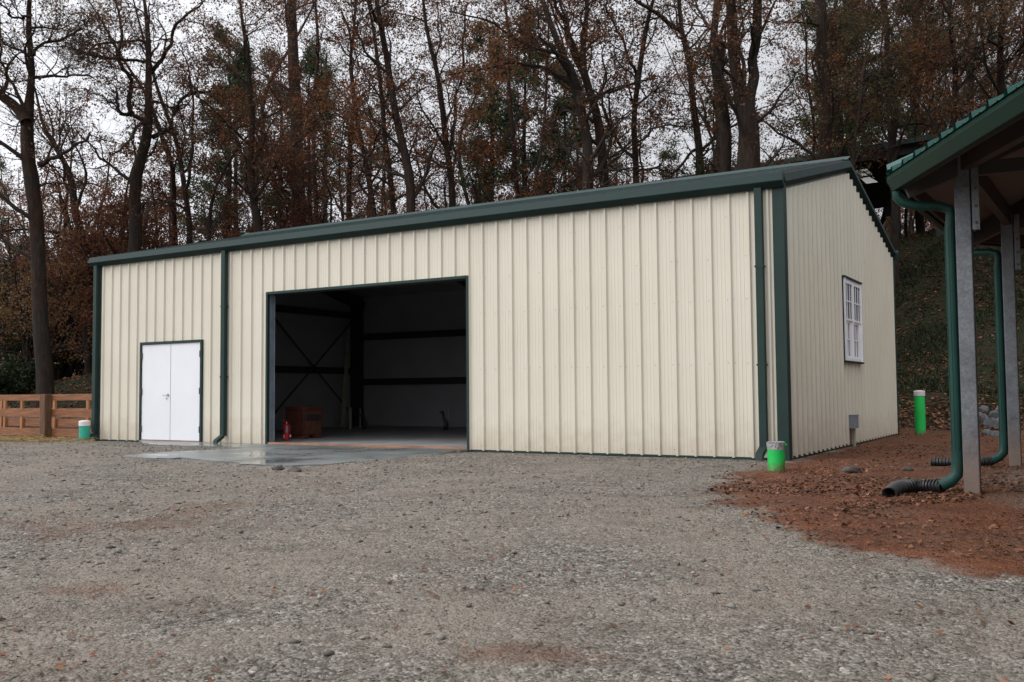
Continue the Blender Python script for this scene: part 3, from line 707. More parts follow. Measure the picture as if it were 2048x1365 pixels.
# ------------------------------------------------------------------ ROUND SHELTER
RCX,RCY=LD(11.4,7.05); A0=math.radians(162); SX=30
def ringpt(r,ang): # angle in camera lateral/depth frame
    p=LD(11.4+r*math.cos(ang),7.05+r*math.sin(ang)); return p
sh=thing('round_pen_shelter','many sided open shelter with teal ribbed roof and galvanised posts','shelter',(RCX,RCY,0))
RP,RE=7.3,7.93; ZE=3.15; PS=.40
def zroof(r): return ZE+(RE-r)*PS
ks=range(12)
def P3(r,k,z): p=ringpt(r,A0-math.radians(30)*k); return Vector((p[0],p[1],z))
GPR=[(0,0),(.07,0),(.085,.03),(.13,.13),(.13,.19),(.115,.19),(.105,.15),(0,.15)]
for k in range(-3,9):
    a=P3(RE,k,ZE); b=P3(RE,k+1,ZE); c=Vector((RCX,RCY,zroof(0)+0))
    apo=RE*math.cos(math.radians(15)); e=(b-a).normalized(); Ln=(b-a).length; mid=(a+b)/2
    inw=(c-mid); inw_h=Vector((inw.x,inw.y,0)).normalized(); outw=-inw_h; rise=c.z-ZE; run=Vector((inw.x,inw.y,0)).length
    ov=.135
    m=MB()
    def pt(s,t,h=0): # s along the eave from mid, t up the slope horizontally from the eave (negative = overhang)
        return mid+e*s+inw_h*t+Vector((0,0,rise*t/run+h))
    # ribbed sheet: strips with raised ribs, cut to the triangle
    ss=[]; w=.3048; nr=int(Ln/w)+2
    for q in range(-nr,nr+1):
        for u,dv in ((0,0),(.016,.052),(.050,.052),(.066,0),(.155,0),(.163,.008),(.175,.008),(.183,0)): ss.append((q*w+u,dv))
    half=Ln/2
    def tmax(s): return run*(1-abs(s)/(half+1e-9))
    sl=[x for x in ss if -half-.03<x[0]<half+.03]
    for (s0,h0),(s1,h1) in zip(sl,sl[1:]):
        t0=max(tmax(s0),-ov);t1=max(tmax(s1),-ov)
        if t0<=-ov and t1<=-ov: continue
        m.add([pt(s0,-ov,h0+.05),pt(s1,-ov,h1+.05),pt(s1,t1,h1+.05),pt(s0,t0,h0+.05)],[(0,1,2,3)])
    m.add([pt(-half,-ov+.01,.045),pt(half,-ov+.01,.045),pt(0,run,.045)],[(0,2,1)])
    m.build('roof_panel',M['teal'],sh)
    m=MB(); m.add([pt(-half,.0,.0),pt(half,.0,.0),pt(0,run,.0)],[(0,2,1)])
    for t in (1.1,2.2,3.3,4.4): 
        hh=half*(1-t/run); m.bar(pt(-hh,t,-.006),pt(hh,t,-.006),.012,.008)
    m.build('ceiling_panel',M['ceil'],sh)
    m=MB(); m.prism([(u_*.9,v_*.78) for u_,v_ in GPR],a+Vector((0,0,-.155)),b+Vector((0,0,-.155)),outw,(0,0,1)); m.build('gutter',M['gutterg'],sh,.004)
    m=MB(); m.bar(pt(-half+.03,.035,-.07),pt(half-.03,.035,-.07),.04,.15); m.build('fascia',M['rust'],sh)
    tt=(RE-RP)*.9
    m=MB(); hb=half-.2; m.bar(pt(-hb,tt,-.13),pt(hb,tt,-.13),.09,.22); m.build('eave_beam',M['rust'],sh)
    # hip cap
    m=MB(); d=(c-a); m.prism([(-.13,.03),(0,.10),(.13,.03),(0,.11)],a+Vector((0,0,.05))-d.normalized()*.12,c+Vector((0,0,.05)),d.cross(Vector((0,0,1))).normalized(),(0,0,1)); m.build('hip_cap',M['teal'],sh)
    # hip rafter
    pa=P3(RE-.05,k,zroof(RE)-.13); pb=P3(.3,k,zroof(.3)-.15)
    m=MB(); m.bar(pa,pb,.10,.22); m.build('rafter',M['darksteel'],sh)
    # tie from post inward
    q1=P3(RP-.1,k,3.02); q2=P3(4.2,k,3.5)
    if k in (-1,0,1,2): m=MB(); m.bar(P3(RP-.05,k,3.16),P3(RP-2.6,k,3.22),.08,.13); m.build('tie_beam',M['darksteel'],sh)
    # post
    p=P3(RP,k,0)+Vector((-.055,0,0)); gz=float(ground_z(p.x,p.y)); ang=A0-math.radians(30)*k
    d1=Vector((*(ringpt(8,ang)-ringpt(7,ang)),0)).normalized(); d2=Vector((-d1.y,d1.x,0))
    # square to the barn like the photo: local axes
    m=MB(); w=.071; zt=zroof(RP)-.10
    m.prism([(-w,-w),(w,-w),(w,w),(-w,w)],(p.x,p.y,gz-.3),(p.x,p.y,zt),(1,0,0),(0,1,0))
    po=m.build('post',M['galv'],sh,.008)
    m=MB(); q=p+Vector((.115,-.02,0)); m.box(q.x-.03,q.y-.075,2.55,q.x+.035,q.y-.05,zt-.03); m.box(q.x-.030,q.y-.05,2.552,q.x-.012,q.y+.06,zt-.03)
    br=m.build('bracket',M['galv'],po,.003)
    m=MB()
    for z in (2.62,2.78,2.95): m.tube([(q.x+.005,q.y-.075,z),(q.x+.005,q.y-.09,z)],.013,6)
    m.build('bolts',M['darksteel'],po)
    if k in (-2,0,1,3):
        g=P3(RE+.02,k,0); s1=Vector((p.x-.125,p.y-.01,0)) 
        dirp=(Vector((g.x,g.y,0))-s1)
        pts=[(g.x,g.y,ZE-.16),(g.x,g.y,ZE-.22)]
        a_=Vector((g.x,g.y,ZE-.24)); b2=Vector((s1.x,s1.y,2.80))
        c1=a_+Vector((0,0,-.10)); 
        pts+= [tuple(a_+(b2-a_)*.10+Vector((0,0,-.02))),tuple(a_+(b2-a_)*.3+Vector((0,0,-.035))),tuple(a_+(b2-a_)*.8+Vector((0,0,.0))),tuple(b2+Vector((0,0,-.01))),tuple(b2+Vector((.012,0,-.08))),(s1.x,s1.y,2.6)]
        pts+=[(s1.x,s1.y,.42)]
        m=MB()
        # fluted round-cornered leader
        def leader(pts,r):
            n=24; mm=MB(); mm.tube(pts,r,n,False)
            vs=mm.v; k_=0
            return mm
        m=leader(pts,.047)
        m.tube([(s1.x,s1.y,.44),(s1.x,s1.y,.30),(s1.x-.01,s1.y-.01,.20),(s1.x-.06,s1.y-.03,.14),(s1.x-.15,s1.y-.06,.09)],.056,16,False)
        ds=m.build('downspout',M['dspout'],sh,smooth=True)
        m=MB()
        for q in range(7):
            aa=2*math.pi*(q/7.)+2.6; m.bar((s1.x+math.cos(aa)*.047,s1.y+math.sin(aa)*.047,.45),(s1.x+math.cos(aa)*.047,s1.y+math.sin(aa)*.047,2.6),.010,.010,up=(math.cos(aa),math.sin(aa),0))
        m.build('flutes',M['dspout'],ds)
        if k in (0,1):
            # corrugated drain pipe
            st=Vector((s1.x-.13,s1.y-.055,.09))
            if k==0:
                ctrl=[st]+[Vector(on_z(a_,b_,c_)) for a_,b_,c_ in ((1858,973,.075),(1832,972,.075),(1808,973,.075),(1793,977,.068),(1783,984,.05),(1778,990,.035))]
                lb='black corrugated drain hose curving off the nearest shelter downspout'
            else:
                ctrl=[st,st+Vector((-.15,-.02,-.01)),st+Vector((-.4,.0,-.03)),st+Vector((-.75,.03,-.04))]
                lb='black corrugated drain hose behind the nearest shelter post'
            P=[]
            cc=[ctrl[0]]+ctrl+[ctrl[-1]]
            for i in range(1,len(cc)-2):
                p0,p1,p2,p3=cc[i-1],cc[i],cc[i+1],cc[i+2]; ns=max(2,int(round((p2-p1).length/.011)))
                for t_ in np.linspace(0,1,ns,endpoint=False):
                    P.append(.5*((2*p1)+(-p0+p2)*t_+(2*p0-5*p1+4*p2-p3)*t_*t_+(-p0+3*p1-3*p2+p3)*t_**3))
            P=np.array([list(v) for v in P]); dd_=np.r_[0,np.cumsum(np.linalg.norm(np.diff(P,axis=0),axis=1))]; tt_=np.arange(0,dd_[-1],.0105)
            P=[Vector([float(np.interp(t__,dd_,P[:,q_])) for q_ in range(3)]) for t__ in tt_]
            rr2=[.058+(.010 if (i//2)%2 else -.006) for i in range(len(P))]
            org=(st.x,st.y,0); o=MB().tube(P,rr2,20,False).build('drain_hose',M['black'],smooth=False,origin=org); tag(o,lb,'drain hose','corrugated drain hoses at the shelter')
# ------------------------------------------------------------------ ROCKS
def unit_(a): return a/np.linalg.norm(a,axis=-1,keepdims=True)
def rock(px,py,w,h,mat,label,flat=.6,group=None,zoff=0,cat='rock'):
    c=on_z(px,py,0.0); 
    for D_ in np.linspace(6,40,1500):
        p_=at(px,py,D_)
        if p_[2]<=terrain(p_[0],p_[1]): c=p_; break
    z0=float(ground_z(c[0],c[1])); rs=np.random.default_rng(int(px*7+py)); n=14
    D=(np.array([c[0],c[1],z0])-CP)@CF; R=w/FP*D/2
    V=[];F=[]; nu,nv=20,14; PN=unit_(rs.normal(size=(13,3))); PH=.62+.38*rs.random(13)
    off=rs.random(3)*50
    for i in range(nv+1):
        for j in range(nu):
            a=math.pi*i/nv; b=2*math.pi*j/nu; d=np.array([math.sin(a)*math.cos(b),math.sin(a)*math.sin(b),math.cos(a)])
            k=float(min(1.15,np.min(PH/np.maximum(PN@d,.05))))*(.96+.08*rs.random())
            q=d*k*R*1.05; V.append((q[0],q[1]*.85,q[2]*h/w*1.25+R*h/w*.35))
    for i in range(nv):
        for j in range(nu): F.append((i*nu+j,(i+1)*nu+j,(i+1)*nu+(j+1)%nu,i*nu+(j+1)%nu))
    o=npmesh('rock',V,F,M[mat]); o.location=(c[0],c[1],z0+zoff); o.rotation_euler=(0,0,rs.random()*6); tag(o,label,cat,group)
rock(1702,946,56,18,'rockb','flat brown stone on the red earth between pipe and drain hose')
rock(1812,945,30,9,'rockb','small low earthy stone beside the black drain hose')
rock(556,938,30,12,'rockb','tan lump of stone at the near edge of the wet apron')
rock(592,944,34,9,'rockb','low tan stone right of the lump at the apron edge')
rk=[(1968,850,26,22),(1985,858,30,22),(2003,852,34,20),(1975,870,24,14),(1998,872,30,14),(1990,838,26,16),(2008,835,22,14),(1962,835,18,14),(2012,866,22,16),(1970,822,22,16),(1997,822,18,12)]
for i,(px,py,w,h) in enumerate(rk):
    rock(px,py,w,h,'rockg','broken grey rock in the heap at the foot of the bank behind the shelter post',group='broken rocks heaped at the foot of the bank')
rock(1842,812-0,30,14,'rockg','dark rock on the bank beside the capped green pipe') if False else None
c=on_z(1523,917,.0); o=npmesh('paper_scrap',[(0,0,.02),(.13,.02,.035),(.15,.1,.02),(.02,.09,.045),(.07,.04,.06)],[(0,1,4,4),(1,2,4,4),(2,3,4,4),(3,0,4,4)],M['capw']); o.location=(c[0]-.06,c[1],float(ground_z(c[0],c[1]))); tag(o,'crumpled white scrap on the gravel under the right front downspout','litter')
# ------------------------------------------------------------------ FENCE left
def lerp(a,b,t): return a+(b-a)*t
fe=thing('rail_fence','near brown stained rail fence with wide boards left of the barn','fence',(-18.5,.9,0))
base=on_z(96,874,.03); base[1]=max(base[1],.28); 
fdir=np.array([1.,-.02,0]); fy=base[1]
def fx(px,y): return on_y(px,830,y)[0]
x1=fx(184,fy); x0=fx(-110,fy)
gz=float(ground_z(base[0],base[1])); Dp=(np.array([fx(96,fy),fy,0])-CP)@CF
def zf(py,px=60,D=Dp): return at(px,py,D)[2]
px_post=[96,-95]
for px in px_post:
    x=fx(px,fy); w=.105
    MB().box(x-w,fy-.16,gz-.4,x+w,fy+.03,zf(789)).build('fence_post',M['woodpost'],fe,.01)
for (t,b) in ((789.5,802),(819,835),(858,873)):
    MB().box(x0,fy+.035,zf(b),x1,fy+.075,zf(t)).build('rail',M['woodrail'],fe,.004)
fe2=thing('slatted_fence','far stained fence of the animal chute seen through the near rails','fence',(-19.5,fy+2.2,0))
y2=fy+2.2; D2=(np.array(on_z(96,870,0))-CP)@CF
def zf2(py,px=60):
    p=on_y(px,py,y2); return p[2]
xx0,xx1=fx(-130,y2),fx(186,y2)
for (t,b) in ((790,801),(838,853),(817,822)):
    MB().box(xx0,y2+.04,zf2(b),xx1,y2+.08,zf2(t)).build('rail',M['woodrail'],fe2,.004)
for px in (-60,3,10,44,83,88,109,176):
    x=fx(px,y2); MB().box(x-.05,y2-.03,-.1,x+.05,y2+.035,zf2(791)).build('upright',M['woodnew'],fe2,.003)
# ------------------------------------------------------------------ HILL FENCE
pts=[(1742,44-8),(1781,42.5),(1822,46),(1849,50),(1874,54.5),(1900,60)]
hf=None; prev=None
for px,D in pts:
    q=at(px,600,D); z=float(terrain(q[0],q[1]))
    if hf is None: hf=thing('hill_fence','weathered three rail fence along the top of the grassy bank','fence',(q[0],q[1],z))
    MB().box(q[0]-.08,q[1]-.08,z-.3,q[0]+.08,q[1]+.08,z+1.25).build('fence_post',M['oldwood'],hf)
    if prev is not None:
        for h in (.3,.72,1.12): MB().bar((prev[0],prev[1],prev[2]+h),(q[0],q[1],z+h),.05,.15).build('rail',M['oldwood'],hf)
    prev=(q[0],q[1],z)
# ------------------------------------------------------------------ COVERED ARENA on the hill
def atz(px,py,z):
    d=CF+CR*(px-1024)/FP-CU*(py-682.5)/FP; return CP+d*(z-CZ)/d[2]
aL=atz(1215,384,10.9); aR=atz(1740,298,10.9); dr=(aR-aL)/np.linalg.norm(aR-aL); aR2=aR+dr*9; zA=(aL[2]+aR[2])/2
aL=aL-dr*.5; per=np.array([-dr[1],dr[0],0]); 
ar=thing('covered_arena','long dark open sided arena roof on the hill behind the barn','shelter',(aL[0],aL[1],zA-3))
a0=Vector((aL[0],aL[1],zA));a1=Vector((aR2[0],aR2[1],zA)); pv=Vector(per).normalized(); Wd=11.
Ln_=(a1-a0).length; ex=(a1-a0).normalized()
def AR(s_,t_,dz=0.): return a0+ex*s_+pv*t_+Vector((0,0,(.9*t_/(Wd/2) if t_<Wd/2 else .9*(Wd-t_)/(Wd/2))+dz))
sky_c=[]
for px,py in ((1727,346),(1739,361)):
    d=Vector(CF+CR*(px-1024)/FP-CU*(py-682.5)/FP)
    best=min(((abs((Vector(CP)+d*D-AR((Vector(CP)+d*D-a0).dot(ex),(Vector(CP)+d*D-a0).dot(pv))).z),D) for D in np.linspace(42,56,400) if 0<(Vector(CP)+d*float(D)-a0).dot(pv)<Wd))
    q_=Vector(CP)+d*float(best[1]); sky_c.append(((q_-a0).dot(ex),(q_-a0).dot(pv)))
sb=sorted([0,Ln_]+[c_+k_ for c_,_ in sky_c for k_ in (-.30,.30)]); tb_=sorted([0,Wd/2,Wd]+[t_+k_ for _,t_ in sky_c for k_ in (-.42,.42)])
m=MB(); ms=[MB(),MB()]
for (sa,sb_) in zip(sb,sb[1:]):
    for (ta,tb2) in zip(tb_,tb_[1:]):
        sc_,tc_=(sa+sb_)/2,(ta+tb2)/2; tgt=m
        for k_,(c_,t_) in enumerate(sky_c):
            if abs(sc_-c_)<.31 and abs(tc_-t_)<.43: tgt=ms[k_]
        v=[AR(sa,ta),AR(sb_,ta),AR(sb_,tb2),AR(sa,tb2)]; tgt.add(v,[(0,1,2,3)])
for k_ in (0,1): ms[k_].build('skylight',M['sky_lite'],ar)
m.build('roof',M['arenadark'],ar)
m=MB(); m.bar(a0+Vector((0,0,.06)),a1+Vector((0,0,.06)),.06,.20); m.build('fascia',M['roofg'],ar)
m=MB(); m.bar(a0+pv*.3+Vector((0,0,-.25)),a1+pv*.3+Vector((0,0,-.25)),.12,.3); m.build('eave_beam',M['arenadark'],ar)
m=MB(); m.bar(a0+pv*Wd+Vector((0,0,-.2)),a1+pv*Wd+Vector((0,0,-.2)),.12,.5); m.build('eave_beam',M['arenadark'],ar)
for q in range(9):
    for t_ in (.35,Wd-.35):
        p=a0+(a1-a0)*((q+.4)/9)+pv*t_; z=float(terrain(p.x,p.y))
        dq=np.array([p.x,p.y,8.])-CP; pxq=1024+FP*(dq@CR)/(dq@CF)
        if 1690<pxq<1800: continue
        MB().box(p.x-.14,p.y-.14,z-.3,p.x+.14,p.y+.14,zA-.1).build('arena_post',M['oldwood'] if t_>1 else M['arenadark'],ar)
for px,D,w in ((1793,43.5,.20),(1779,45.,.16)):
    q=at(px,500,D); z=float(terrain(q[0],q[1])); MB().box(q[0]-w,q[1]-w,z-.4,q[0]+w,q[1]+w,zA-.08 if False else z+2.2).build('arena_post',M['arenadark'],ar)
# ------------------------------------------------------------------ TREES
def unit(a): return a/np.maximum(np.linalg.norm(a,axis=-1,keepdims=True),1e-9)
def tubes(P,R,sides):
    Nn,K,_=P.shape; T=np.gradient(P,axis=1); T=unit(T); ref=np.array([.31,.17,.93]); a=unit(np.cross(T,ref)); b=np.cross(T,a)
    ph=np.arange(sides)*2*np.pi/sides
    V=P[:,:,None,:]+R[:,:,None,None]*(a[:,:,None,:]*np.cos(ph)[None,None,:,None]+b[:,:,None,:]*np.sin(ph)[None,None,:,None])
    idx=np.arange(Nn*K*sides).reshape(Nn,K,sides); A=idx[:,:-1,:]; B=np.roll(A,-1,2); C=idx[:,1:,:]; D=np.roll(C,-1,2)
    return V.reshape(-1,3),np.stack([A,B,D,C],-1).reshape(-1,4)
def merge(lst):
    V=[];F=[];o=0
    for v,f in lst: V.append(v);F.append(f+o);o+=len(v)
    return np.concatenate(V),np.concatenate(F)
def resample(pts,rad,K,rg,wob=0.):
    pts=np.asarray(pts,float); rad=np.asarray(rad,float); d=np.r_[0,np.cumsum(np.linalg.norm(np.diff(pts,axis=0),axis=1))]; t=np.linspace(0,d[-1],K)
    # smooth (Catmull-like) by interpolating then blurring
    P=np.stack([np.interp(t,d,pts[:,i]) for i in range(3)],-1); R=np.interp(t,d,rad)
    for _ in range(2): P[1:-1]=(P[:-2]+2*P[1:-1]+P[2:])/4
    if wob: 
        w=rg.normal(size=(K,3))*wob; w[:,2]*=.3; w[0]=0; 
        for _ in range(2): w[1:-1]=(w[:-2]+2*w[1:-1]+w[2:])/4
        P=P+w
    return P,R
def grow(P,R,n,t0,t1,length,ang,K,gn,up,rg,rat=.55,ltap=.5,minr=.004,flat=0.):
    "n children per parent polyline; P (N,K,3)"
    Nn,Kp,_=P.shape; t=(np.arange(n)[None,:]+rg.random((Nn,n)))/n*(t1-t0)+t0
    u=t*(Kp-1); i=np.minimum(u.astype(int),Kp-2); f=(u-i)[...,None]
    ar=np.arange(Nn)[:,None]
    O=P[ar,i]*(1-f)+P[ar,i+1]*f; T=unit(P[ar,i+1]-P[ar,i]); r0=(R[ar,i]*(1-f[...,0])+R[ar,i+1]*f[...,0])
    L=np.asarray(length) if np.ndim(length) else np.full((Nn,1),length)
    q=unit(np.cross(T,rg.normal(size=T.shape))); A=np.radians(ang)*(1+.25*rg.normal(size=t.shape))[...,None]
    D=unit(T*np.cos(A)+q*np.sin(A)); D[...,2]=D[...,2]*(1-flat)
    D=unit(D+np.array([0,0,up]))
    Ls=L*(.65+.6*rg.random(t.shape))*(1-ltap*(t-t0)/(max(t1-t0,1e-6)))
    O=O.reshape(-1,3); D=D.reshape(-1,3); Ls=Ls.reshape(-1); r0=np.maximum((r0*rat).reshape(-1),minr)
    r0=np.minimum(r0,Ls*.022+minr)
    M_=len(O); C=np.zeros((M_,K,3)); C[:,0]=O; d=D
    for k in range(1,K):
        d=unit(d+rg.normal(size=d.shape)*gn+np.array([0,0,up*.25])); C[:,k]=C[:,k-1]+d*(Ls/(K-1))[:,None]
    tt=np.linspace(0,1,K)[None,:]; Rr=r0[:,None]*(1-.8*tt)
    return C,np.maximum(Rr,.003),Ls
def leaves(P,per,size,rg,spread=.12,asp=.6,droop=0.,lo=.25):
    Nn,K,_=P.shape; t=(lo+(1-lo)*rg.random((Nn,per)))*(K-1); i=np.minimum(t.astype(int),K-2); f=(t-i)[...,None]; ar=np.arange(Nn)[:,None]
    O=(P[ar,i]*(1-f)+P[ar,i+1]*f).reshape(-1,3)+rg.normal(size=(Nn*per,3))*spread
    n=len(O); a=unit(rg.normal(size=(n,3))+np.array([0,0,-droop])); b=unit(np.cross(a,rg.normal(size=(n,3)))); s=size*(.6+.8*rg.random((n,1)))
    c=np.cross(a,b)*.18*s
    V=np.stack([O,O+a*s*.5+b*s*asp*.5+c,O+a*s,O+a*s*.5-b*s*asp*.5+c],1).reshape(-1,3)
    return V,np.arange(4*n).reshape(-1,4)
TREES=0
def deciduous(paths,rg,n1=10,len1=4.5,n2=6,n3=5,n4=3,leaf=4,lsize=.088,t0=.25,gn=.22,up=.22,ang=58,foliage=.9,clump=.7,wob=.12,K1=10,bush=False,fine=True,ymax=1e9):
    "returns (trunkVF, branchVF, leafVF+tint)"
    tv=[];bv=[];lv=[]; L3s=[]
    for (pts,rad,nm,l1,tt0) in paths:
        P,R=resample(pts,rad,22,rg,wob)
        # root flare
        R[0]*=1.1
        tv.append(tubes(P[None],R[None],10))
        L1,R1,_=grow(P[None],R[None],nm,(t0 if tt0 is None else tt0),1.,l1,ang,K1,gn,up,rg,.5,.45,.012)
        bv.append(tubes(L1,R1,6))
        L2,R2,_=grow(L1,R1,n2,.18,1.,l1*.5,52,7,gn*.9,up*.3,rg,.6,.4,.008,flat=.45); bv.append(tubes(L2,R2,4))
        tip,Rt,_=grow(L1,R1,1,.93,.99,l1*.3,15,5,gn,up*.5,rg,.9,0,.006); bv.append(tubes(tip,Rt,3))
        L3,R3,_=grow(L2,R2,n3,.15,1.,l1*.22,48,5,gn,up*.2,rg,.6,.3,.0055,flat=.5); bv.append(tubes(L3,R3,3))
        if n4:
            L4,R4,_=grow(L3,R3,n4,.15,1.,l1*.11,45,4,gn,.05,rg,.6,.3,.004); bv.append(tubes(L4,R4,3)); L3s.append(L4)
        else: L3s.append(L3)
        for Ls in ([L4] if n4 else [L3]):
            c=Ls[:,1]; 
            keep=(np.sin(c[:,0]*1.9+rg.random()*9)*np.sin(c[:,1]*1.7+3)*np.sin(c[:,2]*1.6+rg.random()*9)+rg.normal(size=len(c))*.13)>(.26-.5*foliage)
            Lk=Ls[keep]
            if len(Lk) and leaf: lv.append(leaves(Lk,int(round(leaf*2.0)),lsize,rg,.10))
    T=merge(tv);B=merge(bv)
    Lf=merge(lv) if lv else (np.zeros((4,3)),np.array([[0,1,2,3]]))
    return T,B,Lf
def emit(name,T,B,Lf,mat,label,cat,base,rg,group=None,tb=.5,ts=.28):
    t=thing(name,label,cat,tuple(base),group); lo=np.array(base,float)
    def mk(nm,VF,m,tint=None,smooth=False):
        return npmesh(nm,VF[0]-lo,VF[1],m,t,tint,smooth)
    mk('trunk',T,M['bark'],smooth=True); 
    if B is not None: mk('branches',B,M['twig'])
    n=len(Lf[1]); c=Lf[0].reshape(-1,4,3)[:,0]
    tint=np.clip(tb+ (fbm(c[:,0]*.5+c[:,1]*.3+90,c[:,2]*.5+70,13)-.5)*.9+rg.normal(size=n)*ts*.7,0,1)
    mk('foliage',Lf,mat,tint)
    return t
def pxpath(pts,D,rg,ext=True,drift=0.6,first=False):
    "[(px,py,width_px)] -> world polyline at about depth D"
    P=[];R=[]; dd=0
    for i,(x,y,w) in enumerate(pts):
        if i: dd+=rg.normal()*drift*.4
        P.append(at(x,y,D+dd)); R.append(w/FP*D/2)
    P=np.array(P); R=np.array(R)
    if first:
        q=P[0].copy(); z=float(terrain(q[0],q[1]))-.3
        if P[0][2]>z+.3: P=np.vstack([[q[0],q[1],z],P]); R=np.r_[R[0]*1.12,R]
    return P,R
def hero(name,D,paths,kind,label,seed,n1=9,len1=4.2,t0=.35,cat='tree',group=None,**kw):
    rg=np.random.default_rng(seed); ps=[]
    for i,p in enumerate(paths):
        main=(i==0 or p[0][1]>200 and kw.get('multi')); pts=p
        P,R=pxpath(pts,D,rg,first=(i==0 or kw.get('multi',False)))
        nn=n1 if i==0 else max(3,int(n1*.7)); l=len1 if i==0 else len1*.75
        ps.append((P,R,nn,l,t0 if i==0 else .12))
    kw.pop('multi',None)
    tb=kw.pop('tb',.5)
    T,B,Lf=deciduous(ps,rg,**kw)
    q=ps[0][0][0]; base=(q[0],q[1],float(terrain(q[0],q[1])))
    return emit(name,T,B,Lf,LM[kind],label,cat,base,rg,group,tb=tb)
# leaders traced as positions of the real trunks; each stands at its own distance on the hill
hero('oak_tree',31,[[(88,750,33),(80,620,30),(76,500,28),(66,380,27),(60,290,26),(52,240,25),(66,205,17),(68,160,14),(66,110,12),(48,45,11),(62,-20,8),(66,-120,4)],
    [(52,245,22),(20,200,19),(-15,165,16),(-60,90,12),(-90,0,8)],[(68,110,7),(78,92,6),(110,82,5),(135,74,4),(165,55,3)],[(68,155,7),(90,152,6),(120,158,5),(150,150,4),(190,157,3)],[(62,30,6),(40,40,5),(15,28,4),(-10,5,3)],[(78,330,12),(100,322,8),(140,300,6),(180,270,4)]],
    'brown','big forked oak with bare crown at the far left, left of the barn',1,n1=12,len1=3.2,t0=.3,foliage=.38,leaf=2,n4=2,clump=.3)
hero('oak_tree',33,[[(258,560,27),(262,420,24),(272,350,22),(300,280,20),(292,220,15),(293,150,13),(300,60,9),(290,0,6),(280,-60,3)],
    [(290,245,9),(262,230,8),(235,230,7),(232,200,6),(235,185,5)],[(262,228,9),(262,160,8),(232,125,7),(245,60,6),(235,10,4),(215,-40,3)],[(296,150,9),(335,105,8),(350,50,6),(390,25,5),(410,0,4)],
    [(305,275,10),(340,262,8),(360,200,7),(385,182,6),(430,184,4)],[(300,90,6),(270,80,5),(180,98,4),(150,120,3)],[(290,125,6),(230,118,6),(180,112,5),(140,95,3)]],
    'rust','gnarled oak with twisting bare limbs behind the barn roof above the double door',2,n1=9,len1=2.6,t0=.35,foliage=.35,leaf=2,n4=2,gn=.35,clump=.3)
